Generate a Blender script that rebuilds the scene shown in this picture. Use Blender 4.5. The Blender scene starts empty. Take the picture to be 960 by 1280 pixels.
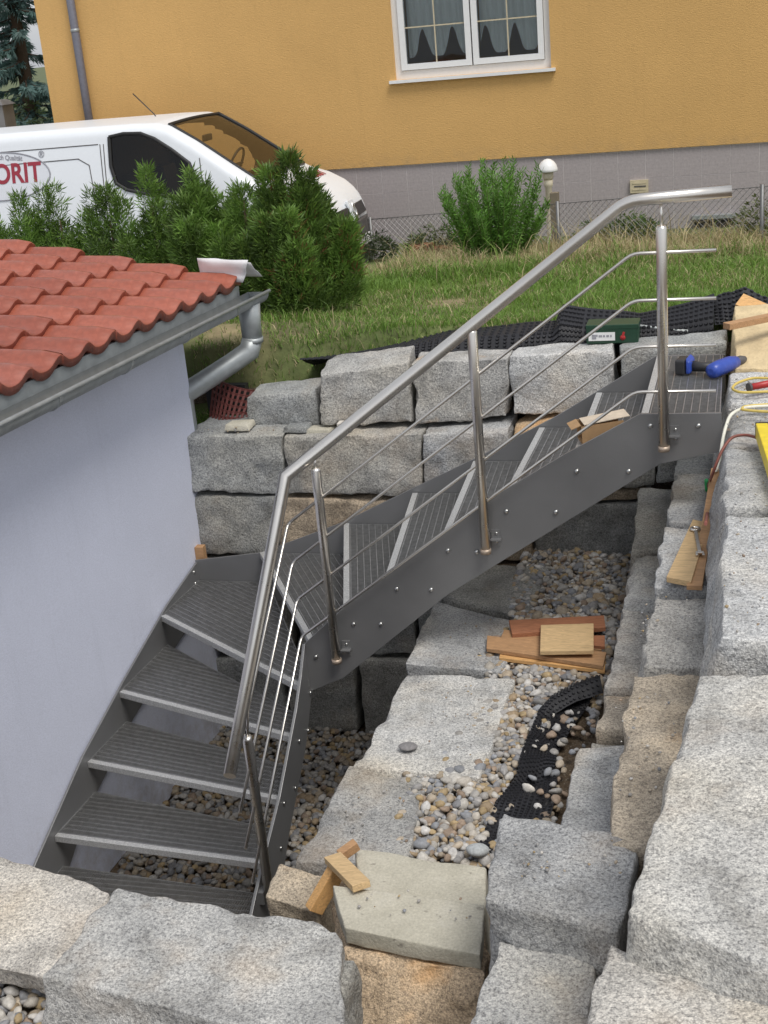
import bpy, math, random
import numpy as np
from mathutils import Vector, Matrix
random.seed(7); rng = np.random.default_rng(7)
scn = bpy.context.scene
col = scn.collection
# ------------------------------------------------------------------ camera
F_PX, PITCH, ROLL, YAW, CZ = 1631.7, math.radians(20.22), math.radians(5.24), math.radians(-16.15), 1.615
_S = np.array([math.cos(YAW), math.sin(YAW), 0]); _N = np.array([-_S[1], _S[0], 0])
_M = np.array([_S, _N, [0, 0, 1.]])
RT = _M @ np.array([1., 0, 0]); UP = _M @ np.array([0, math.sin(PITCH), math.cos(PITCH)]); FW = _M @ np.array([0, math.cos(PITCH), -math.sin(PITCH)])
CAM = np.array([0, 0, CZ])
cr, sr = math.cos(ROLL), math.sin(ROLL)
IR = RT * cr - UP * sr; IU = RT * sr + UP * cr
def ray(x, y): return IR * ((x - 480) / F_PX) + IU * ((640 - y) / F_PX) + FW
def atz(x, y, z): d = ray(x, y); return CAM + d * ((z - CZ) / d[2])
def atY(x, y, Y): d = ray(x, y); return CAM + d * (Y / d[1])
def atX(x, y, X): d = ray(x, y); return CAM + d * (X / d[0])
cd = bpy.data.cameras.new('camera'); cam = bpy.data.objects.new('camera', cd); col.objects.link(cam)
cd.sensor_width = 36; cd.lens = F_PX / 1280 * 36; cd.clip_end = 2000; cd.clip_start = .05
m = Matrix.Identity(4)
for i in range(3):
    m[i][0] = IR[i]; m[i][1] = IU[i]; m[i][2] = -FW[i]; m[i][3] = CAM[i]
cam.matrix_world = m
scn.camera = cam
# ------------------------------------------------------------------ sky, sun, exposure
SUN_EL, SUN_AZ = math.radians(60), math.radians(132)      # azimuth clockwise from +Y
w = bpy.data.worlds.new('World'); scn.world = w; w.use_nodes = True
nt = w.node_tree; nt.nodes.clear()
sky = nt.nodes.new('ShaderNodeTexSky'); sky.sky_type = 'NISHITA'; sky.sun_disc = False
sky.sun_elevation = SUN_EL; sky.sun_rotation = SUN_AZ; sky.dust_density = 2.0; sky.air_density = 1.0
hs = nt.nodes.new('ShaderNodeHueSaturation'); hs.inputs['Saturation'].default_value = .38
bg = nt.nodes.new('ShaderNodeBackground'); bg.inputs[1].default_value = .10
wo = nt.nodes.new('ShaderNodeOutputWorld')
veil = nt.nodes.new('ShaderNodeMix'); veil.data_type = 'RGBA'; veil.inputs[0].default_value = .55; veil.inputs[7].default_value = (4.9, 5.05, 5.4, 1)   # even cloud cover
nt.links.new(sky.outputs[0], hs.inputs['Color']); nt.links.new(hs.outputs[0], veil.inputs[6]); nt.links.new(veil.outputs[2], bg.inputs[0]); nt.links.new(bg.outputs[0], wo.inputs[0])
sd = bpy.data.lights.new('sun', 'SUN'); sd.energy = 1.5; sd.angle = math.radians(24); sd.color = (1, .96, .9)
sun = bpy.data.objects.new('sun', sd); col.objects.link(sun)
sdir = Vector((math.sin(SUN_AZ) * math.cos(SUN_EL), math.cos(SUN_AZ) * math.cos(SUN_EL), math.sin(SUN_EL)))
sun.rotation_euler = sdir.to_track_quat('Z', 'Y').to_euler(); sun.location = (0, 0, 20)
vs = scn.view_settings; vs.view_transform = 'Standard'; vs.look = 'None'; vs.gamma = 1; vs.exposure = 0.62; vs.use_curve_mapping = False
scn.render.engine = 'CYCLES'

# ------------------------------------------------------------------ object helpers
ORG = {}
def tag(o, label=None, cat=None, group=None, kind=None):
    if label: o['label'] = label
    if cat: o['category'] = cat
    if group: o['group'] = group
    if kind: o['kind'] = kind
    return o
def thing(name, label, cat, loc, group=None):
    o = bpy.data.objects.new(name, None); col.objects.link(o)
    o.location = [float(v) for v in loc]; o.empty_display_size = .1
    ORG[o.name] = np.array(loc, float)
    return tag(o, label, cat, group)
def link(name, me, parent=None, loc=None):
    """me: mesh in coordinates relative to loc (or to the parent's origin)"""
    o = bpy.data.objects.new(name, me); col.objects.link(o)
    if parent is not None: o.parent = parent
    if loc is not None: o.location = [float(v) for v in loc]
    ORG[o.name] = ORG.get(parent.name, np.zeros(3)) if parent is not None and loc is None else np.array(loc if loc is not None else (0, 0, 0), float)
    return o
def mesh_np(name, V, F, mat, smooth=False, org=None, color=None):
    V = np.asarray(V, float)
    if org is not None: V = V - org
    me = bpy.data.meshes.new(name)
    me.from_pydata(V.tolist(), [], F if isinstance(F, list) else F.tolist())
    if smooth is True: me.polygons.foreach_set('use_smooth', [True] * len(me.polygons))
    if mat is not None:
        for q in (mat if isinstance(mat, (list, tuple)) else [mat]): me.materials.append(q)
    if color is not None:
        a = me.color_attributes.new('Col', 'FLOAT_COLOR', 'POINT')
        c = np.ones((len(V), 4)); c[:, :3] = color; a.data.foreach_set('color', c.ravel())
    me.update()
    return me
def put(name, V, F, mat, parent=None, smooth=False, color=None, loc=None):
    """world-space geometry -> one mesh object"""
    org = ORG[parent.name] if parent is not None else (np.array(loc, float) if loc is not None else np.zeros(3))
    me = mesh_np(name, V, F, mat, smooth, org, color)
    o = bpy.data.objects.new(name, me); col.objects.link(o)
    if parent is not None: o.parent = parent
    elif loc is not None: o.location = [float(v) for v in loc]
    ORG[o.name] = org
    return o
class MB:
    def __init__(s): s.v = []; s.f = []; s.sm = []
    def add(s, V, F, smooth=False):
        b = len(s.v); s.v += [tuple(map(float, p)) for p in V]; s.f += [tuple(int(i) + b for i in f) for f in F]; s.sm += [smooth] * len(F); return s
    def box(s, lo, hi):
        x0, y0, z0 = lo; x1, y1, z1 = hi
        return s.hexa([(x0, y0, z0), (x1, y0, z0), (x1, y1, z0), (x0, y1, z0), (x0, y0, z1), (x1, y0, z1), (x1, y1, z1), (x0, y1, z1)])
    def hexa(s, c):
        return s.add(c, [(3, 2, 1, 0), (4, 5, 6, 7), (0, 1, 5, 4), (1, 2, 6, 5), (2, 3, 7, 6), (3, 0, 4, 7)])
    def bar(s, p0, p1, wd, th, up=(0, 0, 1), off=0.):
        p0 = np.array(p0, float); p1 = np.array(p1, float); d = p1 - p0; d /= np.linalg.norm(d)
        u = np.array(up, float); u -= d * (u @ d); u /= np.linalg.norm(u); sdv = np.cross(d, u)
        a, b = sdv * wd / 2, u * th / 2; p0 = p0 + u * off; p1 = p1 + u * off
        return s.hexa([p0 - a - b, p0 + a - b, p1 + a - b, p1 - a - b, p0 - a + b, p0 + a + b, p1 + a + b, p1 - a + b])
    def prism(s, P, ext):
        n = len(P); P = np.array(P, float); Q = P + np.array(ext, float)
        F = [tuple(range(n)), tuple(range(2 * n - 1, n - 1, -1))] + [(i + n, (i + 1) % n + n, (i + 1) % n, i)[::1] for i in range(n)]
        return s.add(np.vstack([P, Q]), F)
    def tube(s, P, r, n=10, caps=True, smooth=True):
        P = np.array(P, float); R = np.full(len(P), r) if np.isscalar(r) else np.array(r, float)
        T = np.gradient(P, axis=0) if len(P) > 2 else np.repeat((P[1:] - P[:1]), 2, 0)
        if len(P) > 2:
            for i in range(1, len(P) - 1):
                a = P[i] - P[i - 1]; b = P[i + 1] - P[i]; T[i] = a / (np.linalg.norm(a) + 1e-9) + b / (np.linalg.norm(b) + 1e-9)
        T /= np.linalg.norm(T, axis=1)[:, None] + 1e-12
        ref = np.array([0, 0, 1.]) if abs(T[0][2]) < .9 else np.array([1., 0, 0])
        u = np.cross(T[0], ref); u /= np.linalg.norm(u)
        V = []; ang = np.arange(n) * 2 * math.pi / n
        for i in range(len(P)):
            u = u - T[i] * (u @ T[i]); u /= np.linalg.norm(u); v = np.cross(T[i], u)
            k = 1.
            if 0 < i < len(P) - 1:
                a = P[i] - P[i - 1]; a = a / (np.linalg.norm(a) + 1e-9); k = 1 / max(.5, abs(a @ T[i]))
            for t in ang: V.append(P[i] + (u * math.cos(t) + v * math.sin(t)) * R[i] * (k if k < 1.3 else 1.3))
        F = []
        for i in range(len(P) - 1):
            for j in range(n):
                F.append((i * n + j, i * n + (j + 1) % n, (i + 1) * n + (j + 1) % n, (i + 1) * n + j))
        s.add(V, F, smooth)
        if caps:
            b = len(s.v) - len(V)
            s.f.append(tuple(b + j for j in range(n))[::-1]); s.f.append(tuple(b + (len(P) - 1) * n + j for j in range(n))); s.sm += [False, False]
        return s
    def lathe(s, c, prof, n=16, axis=(0, 0, 1), smooth=True):
        c = np.array(c, float); ax = np.array(axis, float); ax /= np.linalg.norm(ax)
        ref = np.array([1., 0, 0]) if abs(ax[0]) < .8 else np.array([0, 1., 0])
        u = np.cross(ax, ref); u /= np.linalg.norm(u); v = np.cross(ax, u)
        V = []; F = []
        for (r, h) in prof:
            for j in range(n):
                t = 2 * math.pi * j / n; V.append(c + ax * h + (u * math.cos(t) + v * math.sin(t)) * max(r, 1e-4))
        for i in range(len(prof) - 1):
            for j in range(n): F.append((i * n + j, i * n + (j + 1) % n, (i + 1) * n + (j + 1) % n, (i + 1) * n + j))
        F.append(tuple(range(n))[::-1]); F.append(tuple((len(prof) - 1) * n + j for j in range(n)))
        return s.add(V, F, smooth)
    def build(s, name, mat, parent=None, loc=None, bevel=0):
        o = put(name, s.v, s.f, mat, parent, False, None, loc)
        if any(s.sm): o.data.polygons.foreach_set('use_smooth', s.sm)
        if bevel:
            b = o.modifiers.new('bevel', 'BEVEL'); b.width = bevel; b.segments = 2; b.limit_method = 'ANGLE'
        return o
# ---- numpy value noise
def _h(i, j, k, s):
    n = (i * 374761393 + j * 668265263 + k * 2147483647 + s * 1274126177) & 0xFFFFFFFF
    n = ((n ^ (n >> 13)) * 1274126177) & 0xFFFFFFFF
    return ((n ^ (n >> 16)) & 0xFFFF) / 32767.5 - 1
def vnoise(P, s=0):
    P = np.asarray(P, float); I = np.floor(P).astype(np.int64); f = P - I; f = f * f * (3 - 2 * f)
    r = 0
    for a in (0, 1):
        for b in (0, 1):
            for c in (0, 1):
                wgt = (f[:, 0] if a else 1 - f[:, 0]) * (f[:, 1] if b else 1 - f[:, 1]) * (f[:, 2] if c else 1 - f[:, 2])
                r = r + wgt * _h(I[:, 0] + a, I[:, 1] + b, I[:, 2] + c, s)
    return r
def fbm(P, scale, oct=4, s=0, gain=.5):
    r = 0; a = 1.; P = np.asarray(P, float) * scale
    for o in range(oct): r = r + a * vnoise(P, s + o * 17); P = P * 2.03 + 3.1; a *= gain
    return r

# ------------------------------------------------------------------ materials
class N:
    def __init__(s, name):
        s.m = bpy.data.materials.new(name); s.m.use_nodes = True; s.t = s.m.node_tree; s.b = s.t.nodes['Principled BSDF']
        s.tc = s.t.nodes.new('ShaderNodeTexCoord')
    def n(s, typ, **k):
        q = s.t.nodes.new(typ)
        for a, v in k.items():
            if a.startswith('i_'): q.inputs[a[2:].replace('_', ' ')].default_value = v
            else: setattr(q, a, v)
        return q
    def l(s, a, b): s.t.links.new(a, b)
    def noise(s, scale, detail=2, rough=.5, vec=None, dist=0):
        q = s.n('ShaderNodeTexNoise'); q.inputs['Scale'].default_value = scale; q.inputs['Detail'].default_value = detail; q.inputs['Roughness'].default_value = rough; q.inputs['Distortion'].default_value = dist
        s.l(vec or s.tc.outputs['Object'], q.inputs['Vector']); return q.outputs['Fac']
    def ramp(s, fac, stops, interp='LINEAR'):
        q = s.n('ShaderNodeValToRGB'); q.color_ramp.interpolation = interp; e = q.color_ramp.elements
        while len(e) < len(stops): e.new(.5)
        for i, (p, c) in enumerate(stops):
            e[i].position = p; e[i].color = (*c, 1) if len(c) == 3 else c
        s.l(fac, q.inputs[0]); return q.outputs[0]
    def mix(s, fac, a, b, mode='MIX'):
        q = s.n('ShaderNodeMix', data_type='RGBA', blend_type=mode)
        for i, v in ((0, fac), (6, a), (7, b)):
            if hasattr(v, 'links') or hasattr(v, 'is_linked'): s.l(v, q.inputs[i])
            elif i == 0: q.inputs[0].default_value = v
            else: q.inputs[i].default_value = (*v, 1)
        return q.outputs[2]
    def math(s, op, a, b=None):
        q = s.n('ShaderNodeMath', operation=op)
        for i, v in ((0, a), (1, b)):
            if v is None: continue
            if hasattr(v, 'is_linked'): s.l(v, q.inputs[i])
            else: q.inputs[i].default_value = v
        return q.outputs[0]
    def bump(s, h, strength, dist, nrm=None):
        q = s.n('ShaderNodeBump'); q.inputs['Strength'].default_value = strength; q.inputs['Distance'].default_value = dist
        s.l(h, q.inputs['Height'])
        if nrm is not None: s.l(nrm, q.inputs['Normal'])
        return q.outputs[0]
    def set(s, color=None, rough=None, metal=None, nrm=None, **k):
        def p(nm, v):
            if v is None: return
            if hasattr(v, 'is_linked'): s.l(v, s.b.inputs[nm])
            else: s.b.inputs[nm].default_value = (*v, 1) if isinstance(v, tuple) and len(v) == 3 else v
        p('Base Color', color); p('Roughness', rough); p('Metallic', metal); p('Normal', nrm)
        for a, v in k.items(): p(a.replace('_', ' '), v)
        return s.m
def simple(name, c, rough=.5, metal=0., var=.12, scale=30, bump=0, bscale=80, **k):
    q = N(name); f = q.noise(scale, 3)
    cc = q.ramp(f, [(.25, tuple(v * (1 - var) for v in c)), (.75, tuple(min(1, v * (1 + var)) for v in c))])
    nr = q.bump(q.noise(bscale, 3), 1, bump) if bump else None
    return q.set(cc, rough, metal, nr, **k)
def granite(name, tint=(1, 1, 1), stain=(.42, .30, .18), amt=.3, light=1., topflat=None):
    q = N(name)
    g1 = q.noise(230, 2, .6); g2 = q.noise(105, 2, .6); big = q.noise(3.2, 4, .6); mid = q.noise(7, 5, .65)
    base = q.ramp(g1, [(.30, (.10, .10, .105)), (.43, (.30, .30, .305)), (.54, (.46, .46, .455)), (.68, (.72, .715, .70))])
    base = q.mix(.5, base, q.ramp(g2, [(.36, (.14, .14, .145)), (.5, (.42, .42, .42)), (.66, (.64, .635, .62))]))
    base = q.mix(1., base, tuple(v * light for v in tint), 'MULTIPLY')
    base = q.mix(1., base, q.ramp(mid, [(.3, (.66, .65, .63)), (.5, (.96, .96, .95)), (.72, (1.16, 1.15, 1.13))]), 'MULTIPLY')
    base = q.mix(1., base, q.ramp(q.noise(1.7, 3, .6), [(.32, (.80, .81, .83)), (.5, (1, 1, 1)), (.7, (1.05, 1.0, .91))]), 'MULTIPLY')
    st = q.ramp(big, [(.52, (0, 0, 0)), (.72, (1, 1, 1))]); stv = q.math('MULTIPLY', st, amt)
    base = q.mix(stv, base, q.mix(g2, tuple(v * .7 for v in stain), tuple(v * 1.4 for v in stain)))
    oi = q.n('ShaderNodeObjectInfo'); rv = q.math('MULTIPLY_ADD', oi.outputs['Random'], .26); q.t.nodes[-1].inputs[2].default_value = .86
    cmb = q.n('ShaderNodeCombineColor'); [q.l(rv, cmb.inputs[i]) for i in range(3)]
    base = q.mix(1., base, cmb.outputs[0], 'MULTIPLY')
    fr_ = q.math('FRACT', q.math('MULTIPLY', oi.outputs['Random'], 7.31))
    base = q.mix(1., base, q.ramp(fr_, [(0., (.97, .99, 1.02)), (.5, (1, .99, .96)), (1., (1.04, .985, .91))]), 'MULTIPLY')
    if topflat:
        ge = q.n('ShaderNodeNewGeometry'); sx = q.n('ShaderNodeSeparateXYZ'); q.l(ge.outputs['True Normal'], sx.inputs[0])
        f = q.math('ADD', sx.outputs[2], q.math('MULTIPLY', q.noise(9, 3), .3))
        f = q.ramp(f, [(.86, (0, 0, 0)), (.95, (1, 1, 1))])
        base = q.mix(f, base, q.mix(q.noise(5, 5, .65), tuple(v * .82 for v in topflat), tuple(v * 1.15 for v in topflat)))
    h = q.math('ADD', q.math('MULTIPLY', q.noise(28, 5, .7), 1.), q.math('MULTIPLY', q.noise(170, 2), .25))
    return q.set(base, .88, 0., q.bump(h, .9, .014 if not topflat else .007))
G = granite('granite_grey'); GL = granite('granite_pale', (1.08, 1.07, 1.05), amt=.25, light=1.08)
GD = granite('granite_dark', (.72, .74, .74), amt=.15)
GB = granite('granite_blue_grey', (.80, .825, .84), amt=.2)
GW = granite('granite_brown', (1.05, .90, .72), (.42, .25, .12), .7)
GO = granite('granite_orange', (1.30, .98, .66), (.62, .33, .12), .8)
GOT = granite('granite_orange_front', (1.10, .84, .58), (.55, .29, .10), .9, topflat=(.50, .47, .38))
GOF = granite('granite_rust_top', (1.0, .98, .95), (.55, .32, .13), .75)
def concrete():
    q = N('weathered_concrete'); c = q.ramp(q.noise(4, 6, .7), [(.3, (.40, .375, .30)), (.55, (.52, .49, .40)), (.75, (.60, .57, .49))])
    c = q.mix(1., c, q.ramp(q.noise(120, 3, .7), [(.3, (.80,) * 3), (.7, (1.1,) * 3)]), 'MULTIPLY'); d = q.ramp(q.noise(38, 2), [(.68, (0,) * 3), (.74, (.6,) * 3)]); c = q.mix(d, c, (.20, .18, .15))
    return q.set(c, .92, 0., q.bump(q.math('ADD', q.noise(150, 3, .7), q.noise(22, 4, .6)), .8, .004))
CONC = concrete()
SAND = simple('sandy_stone', (.62, .49, .29), .92, var=.22, scale=9, bump=.008, bscale=60)
def steel():
    q = N('brushed_stainless_steel'); f = q.noise(3, 2)
    return q.set(q.ramp(f, [(.3, (.70, .665, .61)), (.7, (.78, .745, .69))]), q.ramp(q.noise(25, 2), [(.3, (.26,) * 3), (.7, (.32,) * 3)]), 1.)
STEEL = steel()
STR = simple('grey_painted_steel', (.235, .235, .237), .38, .5, .12, 3, .0006, 200)
GRATE = simple('galvanised_grating', (.46, .46, .46), .40, .84, .2, 40)
NOSE = simple('galvanised_nosing', (.52, .52, .51), .5, .5, .3, 160)
BOLT = simple('zinc_bolt', (.62, .62, .60), .3, 1., .1)
COPPER = simple('bronze_cap', (.46, .37, .29), .45, .5, .15)
ZINC = simple('zinc_sheet', (.36, .385, .39), .45, .4, .15, 18)
def plaster(name, c, stain, zlo, zhi, grain, bd, brush):
    q = N(name); geo = q.n('ShaderNodeNewGeometry'); sx = q.n('ShaderNodeSeparateXYZ'); q.l(geo.outputs['Position'], sx.inputs[0])
    col_ = q.ramp(q.noise(1.1, 5, .6), [(.3, tuple(v * .95 for v in c)), (.7, tuple(min(1, v * 1.04) for v in c))])
    mr = q.n('ShaderNodeMapRange'); q.l(sx.outputs[2], mr.inputs[0]); mr.inputs[1].default_value = zlo; mr.inputs[2].default_value = zhi; mr.inputs[3].default_value = 1; mr.inputs[4].default_value = 0
    sp = q.math('MULTIPLY', mr.outputs[0], q.ramp(q.noise(9, 5, .7), [(.42, (0,) * 3), (.7, (.8,) * 3)])); col_ = q.mix(sp, col_, stain)
    mp = q.n('ShaderNodeMapping'); mp.inputs['Scale'].default_value = (5, 5, .35); q.l(q.tc.outputs['Object'], mp.inputs[0])
    st_ = q.ramp(q.noise(2.2, 4, .6, mp.outputs[0]), [(.55, (0,) * 3), (.8, (.22,) * 3)]); col_ = q.mix(st_, col_, tuple(v * .72 for v in c))
    gr = q.noise(grain, 3, .6); mb_ = q.n('ShaderNodeMapping'); mb_.inputs['Scale'].default_value = (1, 1, brush); q.l(q.tc.outputs['Object'], mb_.inputs[0])
    gb_ = q.noise(grain * .35, 3, .6, mb_.outputs[0]); col_ = q.mix(1., col_, q.ramp(gb_, [(.3, (.94,) * 3), (.7, (1.05,) * 3)]), 'MULTIPLY')
    return q.set(col_, .92, 0., q.bump(q.math('ADD', gr, gb_), .8, bd))
PLAST = plaster('lavender_white_render', (.66, .69, .81), (.42, .40, .40), -2.3, -1.6, 220, .0013, 2)
def tile_mat():
    q = N('terracotta_clay'); oi = q.n('ShaderNodeObjectInfo'); c = q.ramp(oi.outputs['Random'], [(0, (.25, .070, .045)), (.4, (.32, .092, .056)), (.8, (.36, .108, .068)), (1, (.30, .095, .066))])
    c = q.mix(1., c, q.ramp(q.noise(30, 4, .65), [(.3, (.80, .78, .76)), (.6, (1.08, 1.08, 1.08))]), 'MULTIPLY')
    d = q.ramp(q.noise(7, 4, .7), [(.55, (0, 0, 0)), (.75, (.45, .45, .45))]); c = q.mix(d, c, (.17, .085, .065))
    return q.set(c, q.ramp(q.noise(20, 3), [(.3, (.28,) * 3), (.7, (.46,) * 3)]), 0., q.bump(q.noise(120, 3), .5, .0008))
TILE = tile_mat()
WOODS = {}
def wood(name, c):
    q = N(name); mp = q.n('ShaderNodeMapping'); mp.inputs['Scale'].default_value = (3, 22, 22); q.l(q.tc.outputs['Object'], mp.inputs[0])
    f = q.noise(5, 5, .6, mp.outputs[0], 1.5)
    return q.set(q.ramp(f, [(.3, tuple(v * .68 for v in c)), (.55, c), (.75, tuple(min(1, v * 1.2) for v in c))]), .7, 0., q.bump(f, .4, .002))
W_L = wood('pale_pine', (.60, .42, .22)); W_M = wood('tan_board', (.45, .26, .13)); W_R = wood('reddish_board', (.36, .15, .075)); W_O = wood('fresh_orange_pine', (.66, .38, .15))
BLACKP = simple('black_dimple_plastic', (.012, .012, .015), .5, 0, .3, 20)
OCHRE = plaster('ochre_render', (.66, .40, .145), (.48, .31, .14), .1, .3, 90, .005, 4)
PLT = simple('mauve_plinth_tile', (.385, .345, .345), .85, 0, .16, 45)
GROUT = simple('plinth_grout', (.66, .62, .61), .9)
WHITE = simple('white_plastic', (.80, .80, .79), .35, var=.03)
PAPER = simple('white_paper', (.84, .84, .86), .8, var=.03)
VANP = simple('white_van_paint', (.78, .81, .84), .38, var=.015, Coat_Weight=.15, Coat_Roughness=.1)
DKP = simple('dark_plastic', (.03, .03, .032), .45)
GREYP = simple('grey_bumper_plastic', (.09, .085, .085), .6)
RUBBER = simple('black_rubber', (.018, .018, .018), .6)
RED = simple('crimson_print', (.32, .03, .05), .4)
GREYPRINT = simple('grey_print', (.30, .30, .33), .5)
PALEPRINT = simple('pale_print', (.70, .72, .76), .3, var=.02)
BLUE = simple('blue_tool_plastic', (.03, .07, .36), .35)
GREENM = simple('dark_green_metal', (.015, .055, .03), .4, 0, .15)
YELLOW = simple('yellow_paint', (.75, .58, .04), .45)
YCORD = simple('yellow_cord', (.62, .47, .12), .6); WCORD = simple('white_cable', (.72, .70, .60), .5); RCORD = simple('red_brown_cable', (.22, .07, .05), .5)
REDP = simple('red_plastic', (.42, .03, .03), .4); GREENT = simple('green_tape', (.03, .35, .10), .4)
CARD = simple('cardboard', (.42, .26, .13), .85, var=.1); CARDP = simple('printed_card', (.62, .52, .40), .8)
CREAM = simple('cream_lamp_metal', (.62, .56, .42), .5); VENTM = simple('cream_vent', (.58, .50, .34), .6)
def soil():
    q = N('brown_soil'); c = q.ramp(q.noise(18, 6, .7), [(.3, (.06, .042, .026)), (.5, (.13, .09, .055)), (.7, (.22, .165, .11))])
    g = q.ramp(q.noise(140, 2), [(.60, (0,) * 3), (.68, (1,) * 3)]); c = q.mix(g, c, (.30, .26, .20))
    return q.set(c, .95, 0., q.bump(q.noise(60, 5, .7), 1., .02))
SOIL = soil()
BRICKM = simple('terracotta_trough', (.30, .12, .07), .85)
REDMAT = simple('maroon_perforated_plastic', (.13, .035, .03), .5)
CONCG = simple('grey_concrete', (.33, .32, .31), .9, var=.15, scale=6, bump=.003)
WIRE = simple('fence_wire', (.20, .20, .20), .5, .6)
CURT = N('sheer_curtain'); CURT.set((.88, .9, .9), .9); CURT.b.inputs['Alpha'].default_value = .88; CURT = CURT.m
def glass(name, tint, ior=1.5):
    q = N(name); nt = q.t; tr = nt.nodes.new('ShaderNodeBsdfTransparent'); tr.inputs[0].default_value = (*tint, 1)
    gl = nt.nodes.new('ShaderNodeBsdfGlossy'); gl.inputs['Roughness'].default_value = .02
    fr = nt.nodes.new('ShaderNodeFresnel'); fr.inputs[0].default_value = ior; mx = nt.nodes.new('ShaderNodeMixShader')
    q.l(fr.outputs[0], mx.inputs[0]); q.l(tr.outputs[0], mx.inputs[1]); q.l(gl.outputs[0], mx.inputs[2]); q.l(mx.outputs[0], nt.nodes['Material Output'].inputs[0]); return q.m
GLASS = glass('window_glass', (.85, .88, .88)); VGLASS = glass('tinted_car_glass', (.72, .70, .63), 1.45); CLEARG = glass('clear_car_glass', (.93, .93, .92), 1.2); SGLASS = glass('dark_side_glass', (.30, .31, .31), 1.45)
def attr(name, rough=.8, sub=0, bump=0, mul=1., bs=60):
    q = N(name); a = q.n('ShaderNodeAttribute'); a.attribute_name = 'Col'
    c = a.outputs['Color']
    if bump: c = q.mix(1., c, q.ramp(q.noise(bs, 3), [(.3, (.78,) * 3), (.7, (1.15,) * 3)]), 'MULTIPLY')
    nr = q.bump(q.noise(bs * 2, 2), .5, bump) if bump else None
    return q.set(c, rough, 0., nr)
PEB = attr('river_pebbles', .7, bump=.002, bs=90); LEAF = attr('foliage', .55); GRASSM = attr('grass_blades', .6); LAWNM = attr('lawn_soil', .95, bump=.02, bs=12)
def leafy(m):   # a little light through the leaves
    nt = m.node_tree; b = nt.nodes['Principled BSDF']; t = nt.nodes.new('ShaderNodeBsdfTranslucent'); mx = nt.nodes.new('ShaderNodeMixShader'); mx.inputs[0].default_value = .3
    a = [n for n in nt.nodes if n.type == 'ATTRIBUTE'][0]
    nt.links.new(a.outputs['Color'], t.inputs[0]); nt.links.new(b.outputs[0], mx.inputs[1]); nt.links.new(t.outputs[0], mx.inputs[2]); nt.links.new(mx.outputs[0], nt.nodes['Material Output'].inputs[0])
leafy(LEAF); leafy(GRASSM)
BARK = simple('bark', (.09, .06, .04), .95, bump=.01, bscale=40)

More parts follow.
